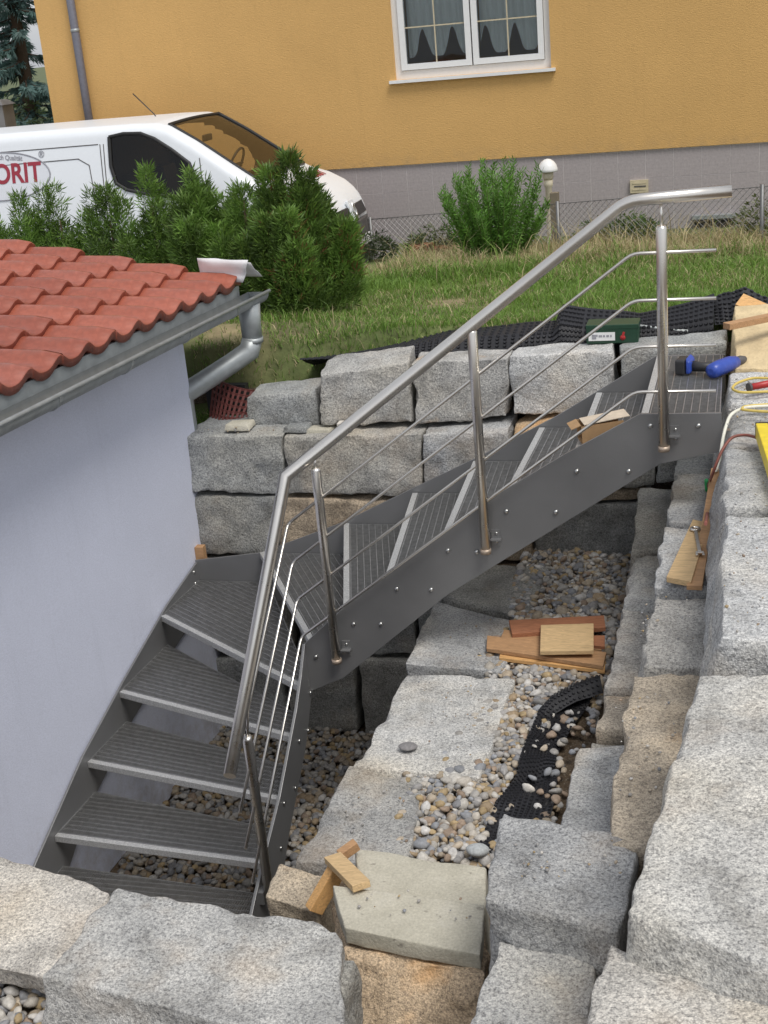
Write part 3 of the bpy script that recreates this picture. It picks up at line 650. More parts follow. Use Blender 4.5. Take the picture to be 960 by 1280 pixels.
# handrail and rods
def bend(P, k, r=.06, n=5):
    """round the corner k of the polyline"""
    P = [np.array(p, float) for p in P]; a, b, c = P[k - 1], P[k], P[k + 1]
    d1 = (a - b) / np.linalg.norm(a - b); d2 = (c - b) / np.linalg.norm(c - b); p, q = b + d1 * r, b + d2 * r
    arc = [(1 - t) ** 2 * p + 2 * t * (1 - t) * b + t * t * q for t in np.linspace(0, 1, n)]
    return P[:k] + arc + P[k + 1:]
he = atX(287, 970, -1.87)
HR = [(-.028, 5.22, .93), (-.423, 5.22, .912), (-1.953, 5.215, -.218), tuple(he)]
MB().tube(bend(HR, 1, .05), .0245, 16).build('handrail', STEEL, ST)
zt = (.708, .521, .333, .146); zc = (-.449, -.639, -.828, -1.018); en = ((292, 971), (300, 1016), (307, 1061), (315.5, 1104))
for i in range(4):
    e = atX(*en[i], -1.93); P = bend(bend([(-.085, 5.22, zt[i]), (-.405, 5.22, zt[i]), (-1.97, 5.22, zc[i]), tuple(e)], 2, .03, 4), 1, .03, 4)
    MB().tube(P, .0068, 8).build('railing_rod', STEEL, ST)
def hr_at(t, seg): a, b = np.array(HR[seg]), np.array(HR[seg + 1]); return a + (b - a) * t
for (x, zt_, zb_, seg) in ((-.292, .812, -.085, 0), (-1.064, .424, -.555, 1), (-1.808, -.18, -1.125, 1)):
    P = MB().lathe((x, 5.22, zb_), [(.0215, 0), (.0215, zt_ - zb_ - .012), (.017, zt_ - zb_)], 16).build('post', STEEL, ST)
    t = (x - HR[seg][0]) / (HR[seg + 1][0] - HR[seg][0]); top = hr_at(t, seg)
    MB().tube([(x, 5.22, zt_ - .01), (x, 5.22, top[2] - .018)], .006, 8).build('pin', STEEL, P)
    MB().lathe((x, 5.22, zb_ - .022), [(.024, 0), (.024, .022), (.0, .022)], 14).build('end_cap', COPPER, P)
    MB().box((x + .02, 5.232, zb_ + .03), (x + .065, 5.26, zb_ + .036)).box((x + .022, 5.256, zb_ + .0), (x + .06, 5.2615, zb_ + .075)).build('bracket', STR, P)
    for dz in (.02, .06): MB().lathe((x + .045, 5.256, zb_ + dz), [(.006, 0), (.006, .005)], 8, (0, -1, 0)).build('bolt', BOLT, P)
x, y = -1.93, 4.356
P = MB().lathe((x, y, -1.86), [(.0215, 0), (.0215, .80), (.017, .816)], 16).build('post', STEEL, ST)
t = (y - HR[2][1]) / (HR[3][1] - HR[2][1]); top = hr_at(t, 2)
MB().tube([(x, y, -1.05), (x + .005, y, -1.02), tuple(top - [0, 0, .015])], .006, 8).build('pin', STEEL, P)
MB().box((-1.971, 4.33, -1.86), (-1.948, 4.382, -1.80)).build('bracket', STR, P)

# ================================================================== GARAGE
ga = math.radians(3.2); gd = np.array([math.sin(ga), math.cos(ga), 0]); gn = np.array([gd[1], -gd[0], 0])
GA = np.array([-3.05, 5.5, 0]) - gn * .012
GAR = thing('garage', 'lavender-white rendered garage with red clay tile roof and zinc gutter', 'garage', (-4.5, 4.5, -2.3))
def gpt(s, off, z): return GA + gd * s + gn * off + np.array([0, 0, z])          # s along the eave (0 at Y=5.5), off outward
def gbox(s0, s1, o0, o1, z0, z1, mb=None):
    mb = mb or MB(); c = [gpt(s, o, z) for z in (z0, z1) for s, o in ((s0, o0), (s0, o1), (s1, o1), (s1, o0))]
    return mb.hexa([c[3], c[2], c[1], c[0], c[7], c[6], c[5], c[4]])
gbox(-5.5, 1.14, -5.4, 0, -2.3, .20).build('wall', PLAST, GAR)
def eave_z(s): return .318 - .018 * (s - 1.5)
tanp = math.tan(math.radians(10.3))
ROOF = MB().hexa([gpt(1.58, .17, eave_z(1.58) - .075), gpt(1.58, -2.9, eave_z(1.58) - .075 + 3.07 * tanp), gpt(-5.5, -2.9, eave_z(-5.5) - .075 + 3.07 * tanp), gpt(-5.5, .17, eave_z(-5.5) - .075),
                  gpt(1.58, .17, eave_z(1.58) - .03), gpt(1.58, -2.9, eave_z(1.58) - .03 + 3.07 * tanp), gpt(-5.5, -2.9, eave_z(-5.5) - .03 + 3.07 * tanp), gpt(-5.5, .17, eave_z(-5.5) - .03)]).build('roof', simple('roof_batten_wood', (.20, .13, .08), .9), GAR)
# one clay tile, local x = across (along eave), local y = up the slope
TW, TL = .243, .335
def tile_mesh():
    nx = 12; V = []; F = []
    prof = [(u, .022 * math.cos(2 * math.pi * (u - .22)) + .012 * math.cos(4 * math.pi * (u - .22)) * .35) for u in np.linspace(0, 1.12, nx + 1)]
    rows = [(0.0, .008), (.006, .014), (.09, .016), (TL + .05, -.026)]
    for (yy, dz) in rows:
        for u, h in prof: V.append((u * TW, yy, h + .028 + dz))
    b = len(V)
    for u, h in prof: V.append((u * TW, 0.002, h - .002))
    e_ = len(V) + len(prof)
    for u, h in prof: V.append((u * TW, TL + .05, h - .016))
    for u, h in prof: V.append((u * TW, .0, h + .028 + .008))
    n1 = nx + 1
    for r_ in range(len(rows) - 1):
        for i in range(nx): F.append((r_ * n1 + i, r_ * n1 + i + 1, (r_ + 1) * n1 + i + 1, (r_ + 1) * n1 + i))
    for i in range(nx):
        F.append((b + i, b + i + 1, e_ + i + 1, e_ + i)); F.append((b + n1 + i, b + n1 + i + 1, b + i + 1, b + i))
    last = (len(rows) - 1) * n1
    F.append((nx, b + nx, b + n1 + nx, last + nx)); F.append((0, last, b + n1, b))
    me = mesh_np('roof_tile', V, F, TILE, True); return me
TM = tile_mesh()
slope = math.atan(tanp)
up_s = -gn * math.cos(slope) + np.array([0, 0, math.sin(slope)])
acr = -gd + np.array([0, 0, .018])
acr /= np.linalg.norm(acr)
nrm_s = np.cross(acr, up_s)
if nrm_s[2] < 0: nrm_s = -nrm_s
for rrow in range(9):
    for c in range(17):
        s0 = 1.56 - c * TW - (0 if True else .5 * TW)
        p = gpt(s0, .205, eave_z(s0) - .012) + up_s * (TL * rrow) + nrm_s * random.uniform(-.002, .002)
        o = bpy.data.objects.new('roof_tile', TM); col.objects.link(o); o.parent = ROOF
        mm = Matrix.Identity(4)
        pl = p - ORG[GAR.name]
        for i in range(3): mm[i][0] = acr[i]; mm[i][1] = up_s[i]; mm[i][2] = nrm_s[i]; mm[i][3] = pl[i]
        o.matrix_local = mm @ Matrix.Rotation(random.uniform(-.008, .008), 4, 'Z')
# drip flashing and gutter
gut = lambda s: .268 - .016 * (s - 1.5)
q = MB(); q.hexa([gpt(1.56, .178, eave_z(1.56) - .135), gpt(1.56, .184, eave_z(1.56) - .135), gpt(-5.5, .184, eave_z(-5.5) - .135), gpt(-5.5, .178, eave_z(-5.5) - .135),
                  gpt(1.56, .172, eave_z(1.56) - .012), gpt(1.56, .190, eave_z(1.56) - .012), gpt(-5.5, .190, eave_z(-5.5) - .012), gpt(-5.5, .172, eave_z(-5.5) - .012)])
q.build('drip_flashing', ZINC, GAR)
q = MB(); V = []; F = []; na = 12; R_ = .066; OC = .262
for s in (1.66, -5.5):
    zc_ = gut(s) - .02
    for rr in (R_, R_ - .004):
        for a in np.linspace(math.pi, 2 * math.pi, na + 1): V.append(gpt(s, OC + rr * math.cos(a), zc_ + rr * math.sin(a)))
n1 = na + 1
for i in range(na):
    F += [(i, i + 1, 2 * n1 + i + 1, 2 * n1 + i), (n1 + i, n1 + i + 1, 3 * n1 + i + 1, 3 * n1 + i), (i, i + 1, n1 + i + 1, n1 + i), (2 * n1 + i, 2 * n1 + i + 1, 3 * n1 + i + 1, 3 * n1 + i)]
q.add(V, F, True); cap = [gpt(1.661, OC + R_ * math.cos(a), gut(1.66) - .02 + R_ * math.sin(a)) for a in np.linspace(math.pi, 2 * math.pi, na + 1)]
q.add(cap, [tuple(range(n1))])
GUT = q.build('gutter', ZINC, GAR)
MB().tube([gpt(1.66, OC + R_ + .006, gut(1.66) - .014), gpt(-5.5, OC + R_ + .006, gut(-5.5) - .014)], .010, 10).build('gutter_bead', ZINC, GUT)
for s in (1.22, .62, -.02, -.66, -1.3):
    q = MB()
    arc = [gpt(s, OC + (R_ + .003) * math.cos(a), gut(s) - .02 + (R_ + .003) * math.sin(a)) for a in np.linspace(math.pi, 2 * math.pi, 9)]
    for a, b in zip(arc[:-1], arc[1:]): q.bar(a, b, .024, .004, up=(a + b) / 2 - gpt(s, OC, gut(s) - .02))
    q.build('gutter_bracket', ZINC, GUT)
# downpipe: funnel, elbow back under the eave
f0 = gpt(1.50, OC, gut(1.5) - .06)
path = [f0, f0 + [0, 0, -.10], f0 + [0, 0, -.22], f0 + gd * -.02 + gn * -.02 + [0, 0, -.27], f0 + gd * -.10 + gn * -.10 + [0, 0, -.32], gpt(1.22, .02, gut(1.5) - .46), gpt(1.16, -.06, gut(1.5) - .50), gpt(1.16, -.06, -2.2)]
DP = MB().tube(path[:3], [.068, .060, .058], 16).build('downpipe', ZINC, GAR)
MB().tube([path[2] + np.array([0, 0, .02])] + path[3:], .059, 16).build('pipe_bend', ZINC, DP)
MB().tube([path[2] + np.array([0, 0, .025]), path[2] + np.array([0, 0, -.005])], .0625, 16).build('pipe_joint', ZINC, DP)
# folded paper on the tiles
pc = atY(247, 322, 7.0); pd = atY(310, 325, 6.95); pe = atY(305, 352, 6.98); pf = atY(250, 348, 7.03)
def surf(Pts, nu, nv, th, wob, seed=1):
    a, b, c, d = [np.array(p, float) for p in Pts]; U, Vv = np.meshgrid(np.linspace(0, 1, nu), np.linspace(0, 1, nv)); U = U.ravel()[:, None]; Vv = Vv.ravel()[:, None]
    P = a * (1 - U) * (1 - Vv) + b * U * (1 - Vv) + c * U * Vv + d * (1 - U) * Vv
    n = np.cross(b - a, d - a); n /= np.linalg.norm(n); P = P + n * (wob * vnoise(np.column_stack([U * 3, Vv * 3, U * 0 + seed]), seed))[:, None]
    Q = P + n * th; k = len(P); F = []
    for j in range(nv - 1):
        for i in range(nu - 1):
            z = j * nu + i; F += [(z, z + 1, z + nu + 1, z + nu), (k + z + nu, k + z + nu + 1, k + z + 1, k + z)]
    for i in range(nu - 1): F += [(i, k + i, k + i + 1, i + 1), ((nv - 1) * nu + i + 1, k + (nv - 1) * nu + i + 1, k + (nv - 1) * nu + i, (nv - 1) * nu + i)]
    for j in range(nv - 1): F += [(j * nu + nu, k + j * nu + nu, k + j * nu, j * nu), (j * nu + nu - 1, k + j * nu + nu - 1, k + j * nu + 2 * nu - 1, j * nu + 2 * nu - 1)]
    return np.vstack([P, Q]), F
PB = thing('folded_paper', 'crumpled white plan sheet standing folded on the far corner of the red tile roof', 'paper', (pc + pe) / 2 - [0, 0, .08])
V, F = surf([pf, pe, pd, pc], 10, 6, .0015, .012, 4); put('front_leaf', V, F, PAPER, PB, True)
bk = np.array([.03, .09, -.01]); V, F = surf([pf + bk * 1.3, pe + bk * 1.3 + [.03, 0, .01], pd + [.012, .012, -.01], pc + [0, .008, -.004]], 10, 6, .0015, .014, 9); put('rear_leaf', V, F, PAPER, PB, True)

# ================================================================== HOUSE
HY = 15.2
HO = thing('yellow_house', 'ochre rendered house with mauve tiled plinth behind the wire fence', 'house', (-3, 18, -1.1))
hx0, hx1, wz0, wz1 = -8.16, 5.0, .118, 4.6
wl, wr, wb, wt = -3.80, -2.02, 1.06, 2.45
q = MB()
for lo, hi in (((hx0, HY, wz0), (wl, HY + .3, wz1)), ((wr, HY, wz0), (hx1, HY + .3, wz1)), ((wl, HY, wz0), (wr, HY + .3, wb)), ((wl, HY, wt), (wr, HY + .3, wz1))): q.box(lo, hi)
q.box((hx0, HY + .3, wz0), (hx0 + .3, HY + 8, wz1)); q.box((hx1 - .3, HY + .3, wz0), (hx1, HY + 8, wz1)); q.box((hx0 + .3, HY + 7.7, wz0), (hx1 - .3, HY + 8, wz1))
q.build('wall', OCHRE, HO)
MB().hexa([(hx0 - .6, HY - .6, wz1 + .004), (hx1 + .6, HY - .6, wz1 + .004), (hx1 + .6, HY + 8.6, wz1 + .004), (hx0 - .6, HY + 8.6, wz1 + .004), (hx0 - .6, HY + 3.9, wz1 + 3), (hx1 + .6, HY + 3.9, wz1 + 3), (hx1 + .6, HY + 4.1, wz1 + 3), (hx0 - .6, HY + 4.1, wz1 + 3)]).build('roof', simple('house_roof', (.18, .08, .06), .8), HO)
PL = MB().box((hx0 + .03, HY + .0262, -1.15), (hx1 - .03, HY + 7.9, wz0 - .004)).build('plinth', GROUT, HO)
tw_, th_ = .305, .30
tmesh = mesh_np('plinth_tile', *(lambda b: (b.v, b.f))(MB().box((0.003, 0, .003), (tw_ - .003, .009, th_ - .003))), PLT)
for r_ in range(4):
    for c in range(int((1.4 + 6.2) / tw_)):
        o = link('plinth_tile', tmesh, PL, (-6.2 + c * tw_ - ORG[PL.name][0] + (0 if True else 0), HY + .0235 + random.uniform(-.001, .001) - ORG[PL.name][1], wz0 - .012 - (r_ + 1) * th_ - ORG[PL.name][2]))
# window
WI = MB().box((wl, HY + .06, wb), (wl + .07, HY + .14, wt)).box((wr - .07, HY + .06, wb), (wr, HY + .14, wt)).box((wl + .07, HY + .06, wb), (wr - .07, HY + .14, wb + .09)).box((wl + .07, HY + .06, wt - .07), (wr - .07, HY + .14, wt)).build('window', WHITE, HO)
xm = -2.90
SILL = MB().box((wl - .06, HY - .06, wb - .035), (wr + .05, HY + .062, wb - .002)).build('window_sill', WHITE, WI)
for (a, b) in ((wl + .075, xm - .008), (xm + .008, wr - .075)):
    q = MB(); z0, z1, f = wb + .095, wt - .075, .065
    q.box((a, HY + .035, z0), (a + f, HY + .11, z1)).box((b - f, HY + .035, z0), (b, HY + .11, z1)).box((a + f, HY + .035, z0), (b - f, HY + .11, z0 + f)).box((a + f, HY + .035, z1 - f), (b - f, HY + .11, z1))
    q.build('sash', WHITE, WI)
    MB().box((a + f, HY + .07, z0 + f), (b - f, HY + .076, z1 - f)).build('pane', GLASS, WI)
    q = MB().box(((a + b) / 2 - .007, HY + .064, z0 + f), ((a + b) / 2 + .007, HY + .069, z1 - f)); zb2 = 1.60
    q.box((a + f, HY + .065, zb2), (b - f, HY + .0685, zb2 + .014)); q.build('glazing_bar', VENTM, WI)
    # scalloped sheer curtain
    nu, nv = 60, 14; P = []; wdt = b - a - 2 * f
    for j in range(nv):
        for i in range(nu):
            u = i / (nu - 1); bot = 1.26 + .30 * abs(math.cos(math.pi * (u * 2 + .5 + (0 if a < xm - .5 else .32)))) ** 5 + (.02 if a < xm - .5 else 0)
            z = bot + (wt - .2 - bot) * j / (nv - 1)
            P.append((a + f + u * wdt, HY + .20 + .018 * math.sin(u * 58 + j * .25) * (.5 + .5 * j / nv) + .01 * math.sin(u * 17), z))
    Fq = [(j * nu + i, j * nu + i + 1, (j + 1) * nu + i + 1, (j + 1) * nu + i) for j in range(nv - 1) for i in range(nu - 1)]
    put('curtain', P, Fq, CURT, WI, True)
# house downpipe
p0 = atY(88, -30, HY - .07); p1 = atY(113, 160, HY - .07)
DPH = MB().tube([(p1[0], HY - .07, 4.4), (p1[0], HY - .07, -1.0)], .05, 14).build('downpipe', simple('grey_lacquered_zinc', (.17, .17, .20), .5, .2), HO)
for z in (.6, 1.9): MB().tube([(p1[0], HY - .07, z), (p1[0], HY - .07, z + .035)], .055, 14).build('pipe_clamp', ZINC, DPH)
v = atY(799, 233, HY)
q = MB().box((v[0] - .10, HY - .012, v[2] - .07), (v[0] + .10, HY + .022, v[2] + .07)); VN = q.build('vent_plate', VENTM, HO)
for k in range(3): MB().box((v[0] - .075 + .02 * (k == 1), HY - .016, v[2] - .04 + .035 * k), (v[0] + .075, HY - .0125, v[2] - .026 + .035 * k)).build('vent_slot', GREYP if k == 1 else VENTM, VN)
v = atY(893, 270, HY)
CW = MB().box((v[0] - .22, HY - .01, v[2] - .20), (v[0] + .22, HY + .02, v[2] - .05)).build('cellar_window', DKP, HO)
MB().box((v[0] - .24, HY - .07, v[2] - .02), (v[0] + .24, HY + .03, v[2] + .02)).build('window_sill', ZINC, CW)

# ================================================================== VAN
VX, VY, VZ = -8.78, 13.70, -1.05           # rear end, centre line, ground
VAN = thing('delivery_van', 'white delivery van with red lettering parked behind the hedge against the yellow house', 'van', (VX + 2.4, VY, VZ))
top_pts = np.array([(0, 1.80), (.06, 1.92), (.25, 1.965), (1.5, 1.975), (2.7, 1.975), (2.98, 1.965), (3.12, 1.925), (3.4, 1.755), (3.75, 1.51), (4.02, 1.325), (4.10, 1.285), (4.30, 1.225), (4.48, 1.14), (4.60, 1.06), (4.68, .98), (4.73, .90), (4.76, .80)])
wid_pts = np.array([(0, .90), (.15, .945), (3.6, .95), (4.0, .94), (4.3, .90), (4.52, .84), (4.66, .74), (4.73, .66), (4.76, .62)])
def vtop(x): return np.interp(x, top_pts[:, 0], top_pts[:, 1])
def vwid(x): return np.interp(x, wid_pts[:, 0], wid_pts[:, 1])
def vside(x, z):
    """half width at height z"""
    H = vtop(x); w_ = vwid(x); t = np.clip((z - 1.0) / 1.0, 0, 1); w_ = w_ * (1 - .15 * t ** 1.4) * (1 - .03 * np.clip((.55 - z) / .3, 0, 1))
    return w_
xs = np.unique(np.round(np.concatenate([np.linspace(0, 2.3, 14), np.linspace(2.3, 4.1, 61), np.linspace(4.1, 4.76, 22)]), 4))
nz_, nc_, nr_ = 40, 6, 18
def section(x):
    H = vtop(x); zb = .28 if x < 4.5 else .28 + .0 * x; rc = min(.13, .4 * (H - zb)); pts = []
    for z in np.linspace(zb, H - rc, nz_): pts.append((vside(x, z), z))
    yb = pts[-1][0]
    for a in np.linspace(0, math.pi / 2, nc_ + 1)[1:]: pts.append((yb - rc * .9 * (1 - math.cos(a)), H - rc + rc * math.sin(a) * (1 - .0)))
    yr = pts[-1][0]
    for t in np.linspace(1, 0, nr_ + 1)[1:]: pts.append((yr * t, H + .018 * (1 - t * t)))
    return pts
secs = [section(x) for x in xs]; ns = len(secs[0])
V = []
for x, s in zip(xs, secs):
    for (y, z) in s: V.append((VX + x, VY - y, VZ + z))
    for (y, z) in s[-2::-1]: V.append((VX + x, VY + y, VZ + z))
nn = 2 * ns - 1
V = np.array(V)
def vpoly(pxs, Y): return np.array([(p[0] - VX, p[2] - VZ) for p in (atY(x, y, Y) for x, y in pxs)])
SWP = vpoly([(133, 172), (150, 168), (172, 167.5), (190, 174), (212, 187), (236, 204), (247, 226), (244, 240), (226, 246), (190, 243), (160, 237), (146, 229), (138, 208)], VY - .90)
body_f, glass_f, wind_f = [], [], []
cx = (xs[:-1] + xs[1:]) / 2
for i in range(len(xs) - 1):
    for j in range(nn - 1):
        f = (i * nn + j, i * nn + j + 1, (i + 1) * nn + j + 1, (i + 1) * nn + j)
        c = V[list(f)].mean(0); x, y, z = c[0] - VX, c[1] - VY, c[2] - VZ
        onside = abs(y) > .6 and z < vtop(x) - .10
        if onside and inside(np.array([[x, z]]), SWP)[0]: glass_f.append(f); continue
        if 3.10 < x < 4.0 and abs(y) < (.70 + .06 * (x - 3.1)) and z > vtop(x) - .10: wind_f.append(f); continue
        body_f.append(f)
def sub_mesh(F):
    idx = {}; FF = []
    for f in F:
        c_ = V[list(f)].mean(0) - [0, VY, VZ + .9]; c_[0] = (c_[0] - VX - 3.0) * .3 if c_[0] - VX > 3.0 else 0
        if np.cross(V[f[1]] - V[f[0]], V[f[3]] - V[f[0]]) @ c_ < 0: f = f[::-1]
        g = []
        for v in f:
            if v not in idx: idx[v] = len(idx)
            g.append(idx[v])
        FF.append(tuple(g))
    return V[list(idx.keys())], FF
body = put('body', *sub_mesh(body_f), VANP, VAN, True)
put('side_window', *sub_mesh([f for f in glass_f if V[f[0]][1] < VY]), SGLASS, VAN, True)
put('side_window', *sub_mesh([f for f in glass_f if V[f[0]][1] > VY]), CLEARG, VAN, True)
put('windscreen', *sub_mesh(wind_f), VGLASS, VAN, True)
trim_f = [f for f in body_f if 2.4 < V[f[0]][0] - VX < 4.05]
tv, tf = sub_mesh(trim_f); ctr = np.array([0, VY, VZ + 1.1]); tv = np.column_stack([tv[:, 0], ctr[1] + (tv[:, 1] - ctr[1]) * .972, ctr[2] + (tv[:, 2] - ctr[2]) * .965])
put('cab_trim', tv, tf, simple('brown_cab_trim', (.10, .075, .06), .8), VAN, True)
# end panels + floor
fr = [tuple(V[(len(xs) - 1) * nn + j]) for j in range(nn)]; MB().add(fr, [tuple(range(nn))]).build('front_panel', VANP, VAN); MB().add([tuple(V[j]) for j in range(nn)], [tuple(range(nn))[::-1]]).build('rear_panel', VANP, VAN)
MB().box((VX + .1, VY - .85, VZ + .30), (VX + 4.3, VY + .85, VZ + .36)).build('floor_pan', DKP, VAN)
MB().box((VX + 2.36, VY - .77, VZ + .37), (VX + 2.42, VY + .77, VZ + 1.86)).build('bulkhead', GREYP, VAN)
def sidepath(P, sgn=-1, e=.004): return [(VX + x, VY + sgn * (vside(x, z) + e), VZ + z) for x, z in P]
def closed(P, n=4):
    P = np.array(P); out = []
    for i in range(len(P)):
        a, b = P[i], P[(i + 1) % len(P)]
        for t in range(n): out.append(a + (b - a) * t / n)
    out.append(P[0]); return out
for sg in (-1, 1): MB().tube(sidepath(closed(SWP), sg), .020, 6, caps=False).build('window_seal', RUBBER, VAN)
wsp = []
for t in np.linspace(-1, 1, 15): wsp.append((3.10, t * .70))
for t in np.linspace(0, 1, 14)[1:]: wsp.append((3.10 + .9 * t, .70 + .06 * .9 * t))
for t in np.linspace(1, -1, 15)[1:]: wsp.append((4.0, t * .754))
for t in np.linspace(1, 0, 14)[1:]: wsp.append((3.10 + .9 * t, -.70 - .06 * .9 * t))
def vroof(x, y):
    s = section(x); ys_ = [p[0] for p in s[::-1]]; zs_ = [p[1] for p in s[::-1]]
    return np.interp(abs(y), ys_, zs_)
MB().tube([(VX + x, VY + y, VZ + vroof(x, y) + .003) for x, y in wsp], .018, 6, caps=False).build('windscreen_seal', RUBBER, VAN)
cow = [(VX + 4.03, VY + y, VZ + vroof(4.03, y) + .012) for y in np.linspace(-.72, .72, 12)]; MB().tube(cow, .03, 6).build('cowl', DKP, VAN)
# cab: dashboard, steering wheel, seats, mirror
MB().hexa([(VX + 3.55, VY - .75, VZ + .7), (VX + 4.0, VY - .75, VZ + .7), (VX + 4.0, VY + .75, VZ + .7), (VX + 3.55, VY + .75, VZ + .7), (VX + 3.6, VY - .75, VZ + 1.2), (VX + 3.98, VY - .72, VZ + 1.25), (VX + 3.98, VY + .72, VZ + 1.25), (VX + 3.6, VY + .75, VZ + 1.2)]).build('dashboard', simple('dash_plastic', (.10, .08, .06), .7), VAN)
cc = np.array([VX + 3.36, VY + .38, VZ + 1.40]); ring = [cc + .19 * (np.array([.45, 0, .9]) * math.cos(a) + np.array([0, 1, 0]) * math.sin(a)) for a in np.linspace(0, 2 * math.pi, 25)]
MB().tube(ring, .015, 6, caps=False).bar(cc - [0, .18, 0], cc + [0, .18, 0], .05, .02).build('steering_wheel', DKP, VAN)
for y in (-.42, .42):
    S = MB().box((VX + 2.5, VY + y - .25, VZ + .6), (VX + 3.05, VY + y + .25, VZ + .85)).hexa([(VX + 2.5, VY + y - .24, VZ + .85), (VX + 2.66, VY + y - .24, VZ + .85), (VX + 2.66, VY + y + .24, VZ + .85), (VX + 2.5, VY + y + .24, VZ + .85), (VX + 2.44, VY + y - .2, VZ + 1.45), (VX + 2.54, VY + y - .2, VZ + 1.45), (VX + 2.54, VY + y + .2, VZ + 1.45), (VX + 2.44, VY + y + .2, VZ + 1.45)]).build('seat', GREYP, VAN, bevel=.03)
MB().box((VX + 3.20, VY - .12, VZ + 1.70), (VX + 3.23, VY + .12, VZ + 1.77)).build('rear_view_mirror', DKP, VAN, bevel=.01)
# seams and panel lines
for P in ([(2.40, 1.80), (2.40, 1.3), (2.40, .6), (2.55, .40)], [(0.1, 1.78), (1.2, 1.79), (2.34, 1.80)], [(2.36, 1.80), (2.37, 1.2), (2.36, .5)], [(.5, 1.64), (1.4, 1.66), (2.10, 1.67), (2.22, 1.60), (2.25, 1.3), (2.25, .8)], [(3.46, 1.60), (3.48, 1.2), (3.42, .5)]):
    Q = []
    for a, b in zip(P[:-1], P[1:]): Q += [(a[0] + (b[0] - a[0]) * t, a[1] + (b[1] - a[1]) * t) for t in np.linspace(0, 1, 8)]
    MB().tube(sidepath(Q, -1, .0005), .0055, 5).build('panel_seam', GREYP, VAN)
# bumper, grille, lights, plate, wheels
bp = [(4.1, -.97), (4.42, -.95), (4.62, -.87), (4.76, -.70), (4.84, -.35), (4.86, 0), (4.84, .35), (4.76, .70), (4.62, .87), (4.42, .95), (4.1, .97)]
q = MB()
for (a, b) in zip(bp[:-1], bp[1:]): q.hexa([(VX + a[0] - .12, VY + a[1] * .9, VZ + .26), (VX + b[0] - .12, VY + b[1] * .9, VZ + .26), (VX + b[0], VY + b[1], VZ + .26), (VX + a[0], VY + a[1], VZ + .26), (VX + a[0] - .12, VY + a[1] * .9, VZ + .76), (VX + b[0] - .12, VY + b[1] * .9, VZ + .76), (VX + b[0] - .02, VY + b[1] * .98, VZ + .76), (VX + a[0] - .02, VY + a[1] * .98, VZ + .76)])
BMP = q.build('bumper', GREYP, VAN)
PLT_ = MB().box((VX + 4.862, VY - .26, VZ + .50), (VX + 4.872, VY + .26, VZ + .61)).build('number_plate', WHITE, VAN)
for y0, y1 in ((-.55, -.11), (.11, .55)):
    MB().hexa([(VX + 4.66, VY + y0, VZ + .80), (VX + 4.66, VY + y1, VZ + .80), (VX + 4.62, VY + y1, VZ + .92), (VX + 4.62, VY + y0, VZ + .92), (VX + 4.80 - .03 * (abs(y0) > .2), VY + y0, VZ + .80), (VX + 4.80 - .03 * (abs(y1) > .2), VY + y1, VZ + .80), (VX + 4.755 - .03 * (abs(y1) > .2), VY + y1, VZ + .92), (VX + 4.755 - .03 * (abs(y0) > .2), VY + y0, VZ + .92)]).build('grille', DKP, VAN)
MB().bar((VX + 4.80, VY, VZ + .77), (VX + 4.735, VY, VZ + .99), .20, .03, up=(1, 0, .3)).build('grille_centre', VANP, VAN, bevel=.01)
em = [(0, .085), (.055, 0), (0, -.085), (-.055, 0), (0, .085)]
MB().tube([(VX + 4.795 - .30 * dz, VY + dy, VZ + .87 + dz) for dy, dz in em], .011, 6, caps=False).build('emblem', BOLT, VAN)
for sg in (-1, 1):
    MB().hexa([(VX + 4.42, VY + sg * .60, VZ + .84), (VX + 4.42, VY + sg * .88, VZ + .86), (VX + 4.60, VY + sg * .81, VZ + .84), (VX + 4.72, VY + sg * .60, VZ + .82), (VX + 4.36, VY + sg * .62, VZ + 1.08), (VX + 4.32, VY + sg * .89, VZ + 1.08), (VX + 4.52, VY + sg * .83, VZ + 1.02), (VX + 4.68, VY + sg * .62, VZ + .96)]).build('headlight', simple('lamp_lens', (.6, .62, .64), .1), VAN, bevel=.02)
    MB().bar((VX + 3.55, VY + sg * .99, VZ + 1.22), (VX + 3.55, VY + sg * 1.13, VZ + 1.24), .10, .26).build('wing_mirror', DKP, VAN, bevel=.03)
    for wx in (3.95, .86):
        W = MB().lathe((VX + wx, VY + sg * .72, VZ + .32), [(.20, 0), (.32, .01), (.33, .06), (.33, .17), (.32, .22), (.20, .225)], 24, (0, sg, 0)).build('wheel', RUBBER, VAN)
        MB().lathe((VX + wx, VY + sg * .93, VZ + .32), [(.19, 0), (.17, .02), (.05, .03)], 16, (0, sg, 0)).build('rim', ZINC, W)
pa = atY(195, 145, VY); pb = atY(166, 117, VY)
MB().tube([(pa[0], VY, VZ + 1.985), (pa[0] - .02, VY, VZ + 2.02), (pb[0], VY, pb[2])], .006, 6).build('antenna', DKP, VAN)
